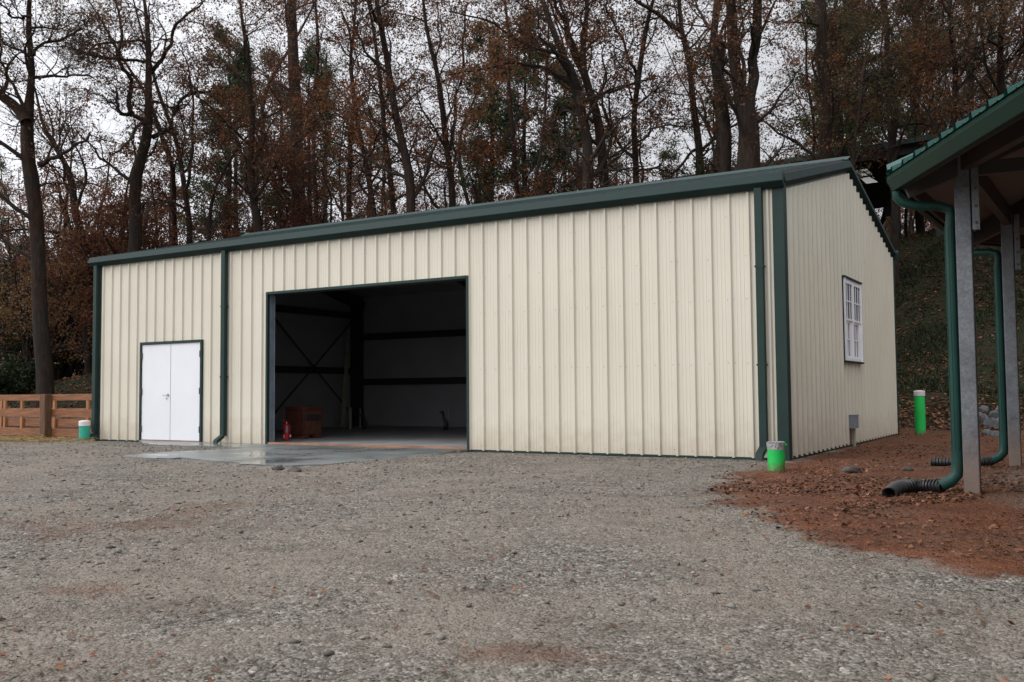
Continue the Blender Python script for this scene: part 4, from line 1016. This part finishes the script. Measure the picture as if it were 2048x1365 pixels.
deca=[ # D, path, kind, label, params
 (36,[[(180,540,20),(160,440,18),(138,360,16),(110,300,10),(80,230,7),(60,150,3)]],'maroon','leaning dark tree with maroon leaves just left of the barn corner',dict(n1=9,len1=3.2,foliage=.8,leaf=4)),
 (38,[[(352,470,12),(345,380,11),(330,280,9),(285,180,7),(230,90,5),(180,0,3)]],'rust','slim tree leaning left behind the gnarled oak',dict(n1=11,len1=2.6,foliage=.5,leaf=3)),
 (36,[[(375,470,14),(372,380,12),(365,300,11),(340,220,9),(300,140,7),(280,60,5),(270,-30,3)],[(372,380,8),(385,300,7),(383,210,5),(375,100,3)]],'rust','twin stemmed slim tree right of the gnarled oak',dict(n1=11,len1=2.8,foliage=.6,leaf=3)),
 (35,[[(412,470,10),(425,400,9),(440,350,8),(470,310,6),(520,250,4),(560,170,2)]],'rust','thin arching sapling above the mid downspout of the barn',dict(n1=8,len1=2.0,foliage=.6,leaf=3)),
 (34,[[(512,460,18),(505,350,16),(510,250,13),(500,150,11),(480,60,8),(470,-60,4)],[(508,340,8),(470,280,7),(425,240,5),(380,170,3)],[(506,400,8),(540,340,7),(580,300,5),(640,240,3)]],'rust','rusty leaved tree with spreading low limbs left of the open bay',dict(n1=13,len1=3.6,foliage=.95,leaf=4)),
 (44,[[(597,450,34),(594,330,31),(592,200,28),(588,60,24),(585,-100,17)]],'rust','tall straight thick trunk in the dense rusty trees above the left of the open bay',dict(n1=14,len1=3.8,foliage=.9,leaf=4,t0=.3)),
 (40,[[(628,450,11),(630,340,10),(632,200,9),(630,60,7),(634,-60,4)]],'maroon','slim straight stem just right of the thick trunk above the bay',dict(n1=10,len1=3.,foliage=.8,leaf=4)),
 (40,[[(700,440,13),(702,340,12),(700,240,10),(705,120,8),(712,-30,6)]],'rust','narrow pale trunk above the middle of the bay opening',dict(n1=10,len1=3.2,foliage=.8,leaf=4)),
 (38,[[(746,430,14),(738,330,12),(715,230,10),(700,140,8),(690,20,5)]],'orange','slim trunk bending left above the bay opening with orange tinged leaves',dict(n1=11,len1=3.2,foliage=.9,leaf=4)),
 (38,[[(788,430,14),(775,330,13),(765,240,11),(755,120,9),(740,-20,5)]],'rust','slim trunk beside the leaning trunk above the right of the bay',dict(n1=10,len1=3.2,foliage=.7,leaf=4)),
 (33,[[(826,420,22),(812,330,20),(798,260,18),(780,170,16),(765,90,14),(750,-20,11),(738,-120,7)]],'orange','stout trunk leaning left with bright rust leaves high above the bay',dict(n1=14,len1=3.6,foliage=1.,leaf=5)),
 (35,[[(906,420,17),(902,320,15),(890,230,13),(872,130,11),(850,30,8),(835,-80,4)],[(900,300,9),(912,220,8),(925,120,6),(930,10,4)]],'rust','dark tree with two upright leaders right of the bay',dict(n1=13,len1=3.8,foliage=.85,leaf=4,multi=False)),
 (42,[[(1038,400,12),(1030,300,11),(1022,200,10),(1015,80,8),(1010,-50,5)]],'rust','slim tree above the middle of the blank wall',dict(n1=10,len1=3.,foliage=.8,leaf=4)),
 (31,[[(1178,380,28),(1172,300,25),(1163,210,23),(1150,160,17),(1120,90,15),(1085,20,12),(1060,-60,8)],[(1165,215,13),(1140,160,11),(1090,135,9),(1030,120,7),(960,140,5),(900,150,3)],[(1160,180,11),(1120,110,9),(1060,90,7),(990,50,5),(900,20,3)]],'rust','left stem of the close pair of big trunks with long limbs sweeping left',dict(n1=11,len1=3.6,foliage=.75,leaf=4)),
 (32,[[(1215,375,24),(1203,300,22),(1188,220,20),(1172,150,18),(1165,60,12),(1170,-60,8)],[(1175,160,12),(1140,80,11),(1115,10,8),(1100,-60,5)],[(1180,190,11),(1160,120,10),(1130,40,7),(1105,-50,4)]],'rust','right stem of the close pair of big trunks, leaning left',dict(n1=10,len1=3.4,foliage=.6,leaf=3)),
 (34,[[(1270,368,15),(1272,280,14),(1275,190,13),(1278,120,12),(1300,40,10),(1320,-60,6)],[(1274,170,8),(1262,120,7),(1235,60,5),(1210,0,4)],[(1272,290,5),(1300,262,5),(1330,250,4),(1370,255,3)]],'rust','single trunk with forked top standing alone against the sky above the blank wall',dict(n1=11,len1=3.2,foliage=.7,leaf=4)),
 (33,[[(1403,360,20),(1395,280,17),(1385,200,15),(1378,120,13),(1368,40,11),(1362,-60,7)],[(1385,150,10),(1365,80,12),(1330,40,11),(1290,10,8),(1240,-30,5)],[(1405,330,5),(1420,280,5),(1430,200,3)]],'brown','dark slender trunk left of the mossy broken stub',dict(n1=9,len1=3.2,foliage=.7,leaf=3)),
 (30,[[(1450,345,28),(1446,250,27),(1438,160,28),(1432,80,31),(1430,77,28)]],'olive','thick snapped trunk with mossy broken top between the big trunks',dict(n1=7,len1=1.5,foliage=.8,leaf=5,t0=.3,n4=2)),
 (38,[[(1436,340,18),(1434,240,18),(1432,120,18),(1430,20,18),(1428,-80,15)]],'brown','straight tall trunk rising directly behind the mossy broken stub',dict(n1=9,len1=3.,foliage=.5,leaf=3,t0=.5)),
 (29,[[(1496,340,50),(1494,270,44),(1490,225,42),(1478,160,27),(1468,90,26),(1450,10,23),(1440,-80,18)],[(1498,240,28),(1508,170,25),(1512,90,23),(1520,10,22),(1530,-80,16)]],'rust','massive tree forking into two upright trunks above the right end of the barn',dict(n1=10,len1=3.4,foliage=.7,leaf=4)),
 (36,[[(1625,330,8),(1632,260,7),(1625,180,6),(1615,90,5),(1600,0,3)]],'brown','wispy sapling leaning beside the tall straight pine trunk',dict(n1=12,len1=2.4,foliage=.5,leaf=3)),
 (34,[[(1650,330,31),(1652,240,29),(1650,150,28),(1644,60,26),(1640,-80,23)]],'brown','tall straight columnar trunk above the barn peak',dict(n1=10,len1=2.8,foliage=.6,leaf=3,t0=.4)),
 (36,[[(1652,345,10),(1700,270,13),(1760,215,12),(1830,150,10),(1880,70,7),(1900,0,4)]],'olive','low dark tree leaning hard to the right above the barn peak',dict(n1=13,len1=3.0,foliage=.95,leaf=6,t0=.4)),
 (35,[[(1783,320,18),(1786,240,17),(1780,150,15),(1775,60,13),(1770,-60,9)]],'rust','dense dark rusty tree between the barn peak and the shelter roof',dict(n1=15,len1=4.0,foliage=.95,leaf=6)),
 (33,[[(1905,300,16),(1910,200,15),(1905,100,12),(1895,-40,8)]],'rust','dense rusty tree rising behind the shelter roof',dict(n1=15,len1=4.2,foliage=.95,leaf=6,tb=.5)),
 (33,[[(2010,250,18),(2006,150,16),(2000,50,13),(1990,-60,9)]],'brown','rightmost dense dark tree behind the shelter roof at the edge of the photo',dict(n1=15,len1=4.4,foliage=.95,leaf=6,tb=.5)),
 (31,[[(1700,340,7),(1712,260,7),(1722,180,6),(1730,90,4)]],'olive','small olive leaved tree just right of the columnar trunk',dict(n1=10,len1=2.4,foliage=.8,leaf=4,t0=.5)),
]
for i,(D,paths,kind,label,kw) in enumerate(deca):
    kw=dict(kw); paths=[[(a_,b_,c_*(.85 if c_<40 else .95)) for a_,b_,c_ in p_] for p_ in paths]
    nm={'Massive':'oak_tree'}.get(label.split()[0],'tall_tree')
    kw.setdefault('n2',6); kw.setdefault('n3',5); kw.setdefault('n4',2)
    hero(nm,D,paths,kind,label,100+i,**kw)
# ---- understorey with low spreading rusty sprays
def bush(px,py,D,h,w,kind,label,seed,name='shrub',cat='shrub',leaf=10,ns=7,lsize=.09,tb=.5,n3=5):
    leaf=int(leaf*1.4) if kind!='ever' else leaf
    rg=np.random.default_rng(seed); q=at(px,py,D); z=float(terrain(q[0],q[1])); ps=[]
    for k in range(ns):
        a=rg.random()*6.28; r=w*.5*(.3+.7*rg.random()); hh=h*(.6+.4*rg.random())
        P=[(q[0]+math.cos(a)*.1,q[1]+math.sin(a)*.1,z-.1),(q[0]+math.cos(a)*r*.35,q[1]+math.sin(a)*r*.35,z+hh*.4),(q[0]+math.cos(a)*r*.8,q[1]+math.sin(a)*r*.8,z+hh*.8),(q[0]+math.cos(a)*r,q[1]+math.sin(a)*r,z+hh)]
        ps.append((np.array(P),np.array([.05,.04,.02,.01])*max(1,h/4),5,w*.45,.2))
    T,B,Lf=deciduous(ps,rg,n2=4,n3=n3,n4=0,leaf=leaf,lsize=lsize,foliage=1.2,clump=1.2,up=.1,ang=65,K1=6)
    return emit(name,T,B,Lf,LM[kind],label,cat,(q[0],q[1],z),rg,tb=tb)
bush(30,760,40,6.5,6,'ever','dark evergreen thicket at the far left edge behind the rail fence',301,'evergreen_shrub',leaf=16,ns=9)
bush(150,740,43,6.0,7,'ever','dark evergreen shrub just left of the barn corner on the slope',302,'evergreen_shrub',leaf=16,ns=9)
bush(95,745,50,8.0,8,'ever','tall dark evergreen behind the trunk of the big forked oak',303,'evergreen_shrub',leaf=14,ns=9)
bush(-60,770,42,7.0,7,'ever','dark evergreen shrub cut by the left photo edge',304,'evergreen_shrub',leaf=14,ns=9)
bush(10,775,33.5,.9,2.2,'ever','low green shrub at the left edge just above the rails',305,'evergreen_shrub',leaf=14,ns=6,tb=.6)
bush(215,740,46,9.0,8,'maroon','maroon leaved understorey tree beside the left barn corner',306,'small_tree','tree',leaf=9,ns=9)
bush(60,720,36,5.5,9,'brown','rusty brown spray of low beech leaves across the big oak trunk',307,'small_tree','tree',leaf=7,ns=8,tb=.75)
bush(1815,470,56,6.5,6,'orange','orange leaved small tree between the barn rake and the shelter gutter',308,'small_tree','tree',leaf=6,ns=7)
bush(1895,470,60,7,6,'orange','orange brown shrub behind the shelter downspout bend',309,'small_tree','tree',leaf=6,ns=6,tb=.4)
bush(1545,420,38,7.,6.,'orange','orange leaved beech sapling behind the ridge right of the massive forked tree',310,'small_tree','tree',leaf=4,ns=6,tb=.45)
bush(1010,520,37,8.5,8,'orange','broad rusty beech understorey tree above the blank wall',311,'small_tree','tree',leaf=6,ns=9,tb=.4)
bush(880,520,36,7.2,7,'rust','low rusty understorey tree above the right end of the bay',312,'small_tree','tree',leaf=5,ns=8)
bush(680,560,37,6.4,6,'rust','low rusty understorey tree above the left end of the bay',313,'small_tree','tree',leaf=4,ns=7)
bush(1340,480,40,5.8,5,'rust','thin rusty sapling clump under the lone forked trunk',314,'small_tree','tree',leaf=2,ns=6)
bush(440,560,38,5.5,7,'maroon','low maroon understorey tree left of centre above the barn roof',315,'small_tree','tree',leaf=7,ns=8)
bush(120,620,41,11,8,'rust','mid height rusty tree right of the big forked oak trunk',317,'small_tree','tree',leaf=8,ns=9,tb=.55)
bush(215,600,39,10,6,'maroon','mid height maroon tree above the left barn corner',318,'small_tree','tree',leaf=8,ns=9,tb=.5)
bush(10,620,43,12,8,'brown','mid height brown tree left of the big forked oak',319,'small_tree','tree',leaf=4,ns=8,tb=.5)
bush(330,560,37,7.5,7,'rust','rusty understorey tree between the gnarled oak and the mid downspout',320,'small_tree','tree',leaf=6,ns=8,tb=.55)
bush(250,600,36,6.0,6,'maroon','low maroon sapling clump in front of the gnarled oak',321,'small_tree','tree',leaf=6,ns=7,tb=.5)
bush(560,540,38,7.5,7,'maroon','maroon understorey tree in front of the thick straight trunk above the bay',322,'small_tree','tree',leaf=5,ns=8,tb=.6)
# ---- pines
def pine(px,py,D,h,r,label,seed,t0=.35,n=46,leafn=5,lean=0.):
    rg=np.random.default_rng(seed); q=at(px,py,D); z=float(terrain(q[0],q[1]))
    P=np.array([(q[0],q[1],z-.3),(q[0]+lean*.4,q[1],z+h*.5),(q[0]+lean,q[1],z+h)]); P,R=resample(P,[r,r*.75,r*.15],22,rg,.08)
    T=tubes(P[None],R[None],10)
    L1,R1,_=grow(P[None],R[None],n,t0,1.,h*.15,72,7,.12,.12,rg,.3,.65,.012)
    L2,R2,_=grow(L1,R1,9,.3,1.,h*.045,45,4,.15,.15,rg,.5,.2,.006)
    B=merge([tubes(L1,R1,4),tubes(L2,R2,3)])
    Lf=leaves(L2,leafn*5,.24,rg,.09,.20,lo=.3)
    return emit('pine_tree',T,B,Lf,LM['pine'],label,'pine tree',(q[0],q[1],z),rg)
pine(1052,450,48,15.5,.17,'green pine showing between rusty trees above the blank wall',401,.25,60,6)
pine(470,520,58,21,.2,'tall pine with sparse green crown left of the open bay',402,.35)
pine(560,520,55,19,.2,'green pine behind the thick trunk above the bay',403,.3)
pine(650,520,62,22,.22,'tall pine behind the rusty trees above the bay, left of two',404,.25)
pine(740,520,60,18,.2,'pine behind the rusty trees above the bay, right of two',405,.2)
pine(1345,470,50,8.2,.08,'young thin pine against the sky left of the dark slender trunk',406,.3,26,3)
pine(1235,470,66,16,.15,'distant pine between the pair of trunks and the lone trunk',407,.3,40,4)
pine(1700,420,47,17,.2,'dark green pine behind the small olive tree at the right',408,.3,56,7)
pine(1840,420,44,16,.2,'dark green pine behind the shelter roof',409,.25,56,7)
pine(1950,420,48,19,.22,'tall pine far right behind the rusty trees',410,.3,56,7)
pine(340,620,60,17,.16,'distant pine low behind the gnarled oak',411,.2,44,4)
pine(-20,700,60,16,.18,'pine at the left edge behind the evergreen thicket',412,.2,44,4)
pine(455,520,43,15.,.16,'green pine between the rusty tree and the slim arching sapling',413,.35,50,6)
pine(985,520,43,13.,.15,'middle sized pine left of the green pine above the blank wall',414,.3,50,6)
pine(1130,520,44,11.5,.13,'small green pine behind the paired big trunks',415,.3,46,6)
pine(620,520,45,15,.15,'dark pine behind the slim straight stem above the bay',416,.35,50,5)
pine(1680,420,40,14.5,.16,'dark green pine right behind the columnar trunk',417,.3,56,6)
# ---- far trees: a few kinds copied
def proto(kind,seed,h,fol,leaf,r=.085,tb=.5,n1=19):
    rg=np.random.default_rng(seed); P=[(0,0,-.4),(rg.normal()*.5,rg.normal()*.4,h*.3),(rg.normal()*1.1,0,h*.65),(rg.normal()*1.8,0,h)]
    T,B,Lf=deciduous([(np.array(P),np.array([r,r*.85,r*.6,r*.15]),n1,h*.23,.18)],rg,n2=6,n3=4,n4=1,leaf=leaf,lsize=.12,foliage=fol,clump=.7)
    t=emit('slender_tree',T,B,Lf,LM[kind],'x','tree',(0,0,0),rg,tb=tb)
    return t
protos=[proto('rust',501,17,.8,4),proto('brown',502,19,.6,3),proto('maroon',503,16,.9,5),proto('brown',504,20,.35,2,.16),proto('olive',505,17,.8,4),proto('rust',506,15,.5,3,.09)]
def place(t,px,D,label,rz,sc,first):
    q=at(px,600,D); z=float(terrain(q[0],q[1]))
    if first: r=t
    else:
        r=t.copy(); COL.objects.link(r)
        for ch in t.children: c=ch.copy(); COL.objects.link(c); c.parent=r
    r.location=(q[0],q[1],z); r.rotation_euler=(0,0,rz); r.scale=(sc,sc,sc); r['label']=label; r['group']='slender trees deep in the wood'
used=set(); rg=np.random.default_rng(99)
zones=[(-200,95,'behind the big forked oak at the far left'),(95,235,'above the left corner of the barn roof'),(235,400,'behind the gnarled oak above the double door'),(400,560,'above the barn between the mid downspout and the bay'),(560,760,'above the left half of the open bay'),(760,940,'above the right half of the open bay'),(940,1150,'above the blank wall left of the paired trunks'),(1150,1330,'around the lone forked trunk'),(1330,1560,'behind the massive forked tree'),(1560,1720,'behind the columnar trunk above the barn peak'),(1720,2300,'behind the shelter roof')]
adj={0:'rust leaved',1:'brown leaved',2:'maroon leaved',3:'nearly bare',4:'olive leaved',5:'thin sparse rusty'}
dens=[(px,D) for px in range(-170,2300,50) for D in (50,66)]
seen={}
for i,(px,D) in enumerate(dens):
    if 1180<px<1640 and D<60 : continue
    if 1180<px<1640 and rg.random()<.6: continue
    if 470<=px<1180 and rg.random()<.35: continue
    if px<470 and (D<60 or rg.random()<.35): continue
    kd=int(rg.integers(0,6)) if px>520 else int(rg.choice([0,1,2,3,3,5]))
    if px>1660: kd=int(rg.choice([0,2,4,1]))
    pxx=px+rg.normal()*14; DD=D+rg.normal()*4; zn=[z[2] for z in zones if z[0]<=pxx<z[1]] or [zones[-1][2]]
    lab=adj[kd]+' slender tree '+zn[0]
    place(protos[kd],pxx,DD,lab,rg.random()*6.28,(.8+.35*rg.random())*(.72 if px<470 else 1),kd not in used); used.add(kd)
# far dense wood edge closing the horizon: one mass nobody could count
rg=np.random.default_rng(77); n=90000
px_=rg.uniform(-500,2500,n); D_=rg.uniform(78,125,n); l=(px_-1024)/FP*D_; xy=np.array([CX,CY])+l[:,None]*RH+D_[:,None]*FH
zg=terrain(xy[:,0],xy[:,1]); hh=rg.beta(1.3,2.0,n)*(9+5*fbm(px_*.012,D_*.03,3))
O=np.stack([xy[:,0],xy[:,1],zg+hh],-1); a=unit(rg.normal(size=(n,3))); b=unit(np.cross(a,rg.normal(size=(n,3)))); s=.34*(.6+.8*rg.random((n,1)))
V=np.stack([O,O+a*s*.5+b*s*.3,O+a*s,O+a*s*.5-b*s*.3],1).reshape(-1,3)
o=npmesh('far_wood',V,np.arange(4*n).reshape(-1,4),LM['brown'],tint=np.clip(.3+rg.normal(size=n)*.2,0,1)); tag(o,'dark brown mass of distant woodland behind the hill','woodland',kind='stuff')
# ------------------------------------------------------------------ SCATTER
def in_barn(x,y): return (x>-L_-.05)&(x<.1)&(y>-.05)&(y<W_+.05)
def scatter_leaves(n,sampler,size,rg,lift=.006):
    x,y=sampler(n); k=~in_barn(x,y); x=x[k];y=y[k]; n=len(x); z=ground_z(x,y)+lift
    O=np.stack([x,y,z],-1); th_=rg.random(n)*6.28; a=np.stack([np.cos(th_),np.sin(th_),rg.normal(size=n)*.22],-1); b=np.stack([-np.sin(th_),np.cos(th_),rg.normal(size=n)*.35],-1)
    s=size*(.5+.9*rg.random((n,1))); lf=np.array([0,0,1.])*s*(.12+.3*rg.random((n,1)))
    V=np.stack([O-a*s*.5+lf*.5,O+b*s*.33+lf*rg.random((n,1)),O+a*s*.5+lf,O-b*s*.33+lf*.3],1)
    V[:,:,2]=np.maximum(V[:,:,2],z[:,None]-.002)
    return V.reshape(-1,3),np.arange(4*n).reshape(-1,4)
rg=np.random.default_rng(5)
def samp_clay(n):
    m=n*12; D=rg.uniform(6,26,m)**1.0; l=rg.uniform(.8,.62*26,m); ok=l<D*.62; D=D[ok];l=l[ok]
    xy=np.array([CX,CY])+l[:,None]*RH+D[:,None]*FH; x,y=xy[:,0],xy[:,1]
    g=gap_mask(x,y); ring=np.hypot(x-rc[0],y-rc[1]); f=fbm(x*.9,y*.9,61,4); 
    # leaf drift between the pipe and the drain hose
    q=on_z(1650,985); dl=(x-q[0])*RH[0]+(y-q[1])*RH[1]; dd=(x-q[0])*FH[0]+(y-q[1])*FH[1]
    drift=np.exp(-(dl/1.5)**2-(dd/1.3)**2)
    q2=on_z(1960,1010); dl2=(x-q2[0])*RH[0]+(y-q2[1])*RH[1]; dd2=(x-q2[0])*FH[0]+(y-q2[1])*FH[1]
    drift=drift+.6*np.exp(-(dl2/1.2)**2-(dd2/.35)**2)
    p=(g>.01)*(.12+drift*1.3)*sst((f-.36)/.22); k=rg.random(len(x))<p*1.2; return x[k][:n],y[k][:n]
def samp_gravel(n):
    m=n*3; D=2.6+ (rg.random(m)**1.4)*16; l=rg.uniform(-.6,.6,m)*D; xy=np.array([CX,CY])+l[:,None]*RH+D[:,None]*FH; x,y=xy[:,0],xy[:,1]
    f=fbm(x*1.3+5,y*1.3,67,4); k=rg.random(m)<.08+.9*sst((f-.55)/.15); return x[k][:n],y[k][:n]
def samp_hill(n):
    m=n*4; D=rg.uniform(17,52,m); l=np.where(rg.random(m)<.7,rg.uniform(.33,.6,m),rg.uniform(-.6,-.40,m))*D
    xy=np.array([CX,CY])+l[:,None]*RH+D[:,None]*FH; x,y=xy[:,0],xy[:,1]; k=hill_mask(x,y)>.4
    k&=rg.random(m)<.25+.9*sst((fbm(x*.6,y*.6,71,4)-.42)/.2)+(y<13)*.5
    return x[k][:n],y[k][:n]
L1_=scatter_leaves(24000,samp_clay,.040,rg); L2_=scatter_leaves(3000,samp_gravel,.030,rg); L3_=scatter_leaves(26000,samp_hill,.10,rg,.02)
V,F=merge([L1_,L2_,L3_]); n=len(F); c=V.reshape(-1,4,3)[:,0]
tint=np.clip(.38+(fbm(c[:,0]*1.5,c[:,1]*1.5,83)-.5)*.5+rg.normal(size=n)*.22,0,1)
o=npmesh('fallen_leaves',V,F,LM['fall'],tint=tint); tag(o,'scattered brown fallen leaves on the red earth, gravel and bank','leaves',kind='stuff')
# grass on the bank
m=150000; D=rg.uniform(18,50,m); l=rg.uniform(.33,.6,m)*D; xy=np.array([CX,CY])+l[:,None]*RH+D[:,None]*FH; x,y=xy[:,0],xy[:,1]
z=terrain(x,y); k=(z>.9)&(rg.random(m)<.1+1.1*sst((fbm(x*.5+3,y*.5,91,4)-.40)/.2)); x=x[k];y=y[k];z=ground_z(x,y); n=len(x)
th_=rg.random(n)*6.28; w=.010+.016*rg.random(n); h=.05+.09*rg.random(n); dx=np.cos(th_)*w;dy=np.sin(th_)*w; lx=rg.normal(size=n)*.05; ly=rg.normal(size=n)*.05
V=np.stack([np.stack([x-dx,y-dy,z-.01],-1),np.stack([x+dx,y+dy,z-.01],-1),np.stack([x+dx*.3+lx,y+dy*.3+ly,z+h],-1),np.stack([x-dx*.3+lx,y-dy*.3+ly,z+h],-1)],1).reshape(-1,3)
o=npmesh('hill_grass',V,np.arange(4*n).reshape(-1,4),LM['grass'],tint=np.clip(.45+rg.normal(size=n)*.25,0,1)); tag(o,'short dark green grass on the bank behind the barn','grass',kind='stuff')
# stones
def stones(n):
    m=n; u=rg.random(m); D=2.4*(22/2.4)**(u**.85); l=rg.uniform(-.58,.58,m)*D; xy=np.array([CX,CY])+l[:,None]*RH+D[:,None]*FH; x,y=xy[:,0],xy[:,1]
    keep=(gap_mask(x,y)<.5+.5*(rg.random(m)<.12))&~in_barn(x,y)&(hill_mask(x,y)<.5)
    keep&=rg.random(m)<.35+.9*sst((fbm(x*.8,y*.8,15,4)-.4)/.2)
    apron=(x>-15.5)&(x<-5.3)&(y>-2.6)
    if True:
        poly=np.array(sp_); inside_=np.zeros(m,bool); jj=len(poly)-1
        for ii in range(len(poly)):
            xi,yi=poly[ii];xj,yj=poly[jj]; cnd=((yi>y)!=(yj>y))&(x<(xj-xi)*(y-yi)/(yj-yi+1e-12)+xi); inside_^=cnd; jj=ii
        keep&=~inside_|(rg.random(m)<.04)
    x=x[keep];y=y[keep];D=D[keep]; n=len(x); z=ground_z(x,y)
    s=(.0018+.0008*D)*(.55+rg.pareto(3.2,n)*.7); s=np.minimum(s,.030)*.85
    base=np.array([[1,0,0],[0,1,0],[-1,0,0],[0,-1,0],[0,0,1],[0,0,-1]],float)
    V=base[None]*(1+.35*rg.normal(size=(n,6,1)))+rg.normal(size=(n,6,3))*.22
    V[:,:,2]*=.62; th_=rg.random(n)*6.28; c_,s_=np.cos(th_)[:,None],np.sin(th_)[:,None]; vx=V[:,:,0]*c_-V[:,:,1]*s_; vy=V[:,:,0]*s_+V[:,:,1]*c_
    V=np.stack([vx,vy,V[:,:,2]],-1)*s[:,None,None]; V+=np.stack([x,y,z+s*.25],-1)[:,None,:]
    f=np.array([[0,1,4],[1,2,4],[2,3,4],[3,0,4],[1,0,5],[2,1,5],[3,2,5],[0,3,5]]); F=(np.arange(n)[:,None,None]*6+f[None]).reshape(-1,3)
    t=np.clip(.5+rg.normal(size=n)*.2,0,.94); t=np.where((rg.random(n)<.003)&(s<.016),1,t)
    return V.reshape(-1,3),F,np.repeat(t,8)
V,F,t=stones(90000); o=npmesh('gravel_stones',V,F,M['stone'],tint=t); tag(o,'loose grey crushed stones lying over the gravel yard','gravel',kind='stuff')
# straw by the fence
n=600; q=on_z(40,882); x=q[0]+rg.normal(size=n)*1.0; y=q[1]+rg.normal(size=n)*.30+.1; z=ground_z(x,y)+.01+rg.random(n)*.05
th_=rg.random(n)*6.28; ln=.10+.12*rg.random(n); dx=np.cos(th_)*ln;dy=np.sin(th_)*ln; 
A_=np.stack([x-dx,y-dy,z],-1);B_=np.stack([x+dx,y+dy,z+rg.normal(size=n)*.04],-1); up=np.array([0,0,.010])
V=np.stack([A_,B_,B_+up,A_+up],1).reshape(-1,3); o=npmesh('straw',V,np.arange(4*n).reshape(-1,4),M['straw']); tag(o,'yellow straw strewn at the foot of the rail fence','straw',kind='stuff')
# ------------------------------------------------------------------ SKY AND LIGHT
w=bpy.data.worlds.new('World'); S.world=w; w.use_nodes=True; nt=w.node_tree; L=nt.links; bg=nt.nodes['Background']
SE,SR=math.radians(40),math.radians(222)
sk=N(nt,'ShaderNodeTexSky'); sk.sky_type='NISHITA'; sk.sun_disc=False; sk.sun_elevation=SE; sk.sun_rotation=SR
tc=N(nt,'ShaderNodeTexCoord'); sx=N(nt,'ShaderNodeSeparateXYZ'); L.new(tc.outputs['Generated'],sx.inputs[0])
# overcast: cloud layer brighter overhead than at the horizon, faint structure
mr=N(nt,'ShaderNodeMapRange'); mr.inputs[1].default_value=.22; mr.inputs[2].default_value=1; mr.inputs[3].default_value=9.9; mr.inputs[4].default_value=21.; mr.interpolation_type='SMOOTHSTEP'; L.new(sx.outputs[2],mr.inputs[0])
no=N(nt,'ShaderNodeTexNoise',Scale=2.2,Detail=4.); L.new(tc.outputs['Generated'],no.inputs['Vector'])
dt=N(nt,'ShaderNodeVectorMath',operation='DOT_PRODUCT'); L.new(tc.outputs['Generated'],dt.inputs[0]); dt.inputs[1].default_value=(math.sin(SR),math.cos(SR),0)
mdir=N(nt,'ShaderNodeMapRange'); mdir.inputs[1].default_value=-1; mdir.inputs[2].default_value=1; mdir.inputs[3].default_value=.46; mdir.inputs[4].default_value=1.62; L.new(dt.outputs['Value'],mdir.inputs[0])
mr2=N(nt,'ShaderNodeMapRange'); mr2.inputs[3].default_value=.9; mr2.inputs[4].default_value=1.1; L.new(no.outputs['Fac'],mr2.inputs[0])
mu=N(nt,'ShaderNodeMath',operation='MULTIPLY'); L.new(mr.outputs[0],mu.inputs[0]); L.new(mr2.outputs[0],mu.inputs[1]); mu0=mu; mu=N(nt,'ShaderNodeMath',operation='MULTIPLY'); L.new(mu0.outputs[0],mu.inputs[0]); L.new(mdir.outputs[0],mu.inputs[1])
cc=N(nt,'ShaderNodeCombineColor')
for i_,kf in enumerate((.975,.985,1.03)):
    q=N(nt,'ShaderNodeMath',operation='MULTIPLY'); q.inputs[1].default_value=kf; L.new(mu.outputs[0],q.inputs[0]); L.new(q.outputs[0],cc.inputs[i_])
mx=N(nt,'ShaderNodeMix',data_type='RGBA'); mx.inputs[0].default_value=.93; L.new(sk.outputs[0],mx.inputs[6]); L.new(cc.outputs[0],mx.inputs[7])
L.new(mx.outputs[2],bg.inputs['Color']); bg.inputs['Strength'].default_value=.10
sl=bpy.data.lights.new('sun','SUN'); sl.energy=1.0; sl.angle=math.radians(28); sl.color=(1,.97,.93)
so=bpy.data.objects.new('sun',sl); COL.objects.link(so)
# from behind the camera, slightly to its left
az=SR; dv=Vector((math.sin(az)*math.cos(SE),math.cos(az)*math.cos(SE),math.sin(SE))); so.rotation_euler=dv.to_track_quat('Z','Y').to_euler(); so.location=(0,-20,30)
# ------------------------------------------------------------------ CAMERA
from mathutils import Matrix
cam=bpy.data.cameras.new('camera'); co=bpy.data.objects.new('camera',cam); COL.objects.link(co)
cam.sensor_width=36; cam.lens=FP/2048*36; cam.clip_end=2000; cam.clip_start=.05
Rm=Matrix(((CR[0],CU[0],-CF[0]),(CR[1],CU[1],-CF[1]),(CR[2],CU[2],-CF[2]))); co.matrix_world=Matrix.Translation(Vector(CP))@Rm.to_4x4()
cam.dof.use_dof=True; cam.dof.focus_distance=15; cam.dof.aperture_fstop=11
S.camera=co
S.view_settings.view_transform='Standard'; S.view_settings.look='None'; S.view_settings.exposure=0; S.view_settings.gamma=1
try:
    S.cycles.use_denoising=True; S.cycles.max_bounces=6; S.cycles.transparent_max_bounces=4; S.cycles.diffuse_bounces=3; S.cycles.glossy_bounces=3
except Exception: pass
for o in list(bpy.data.objects):
    if '_o' in o: del o['_o']
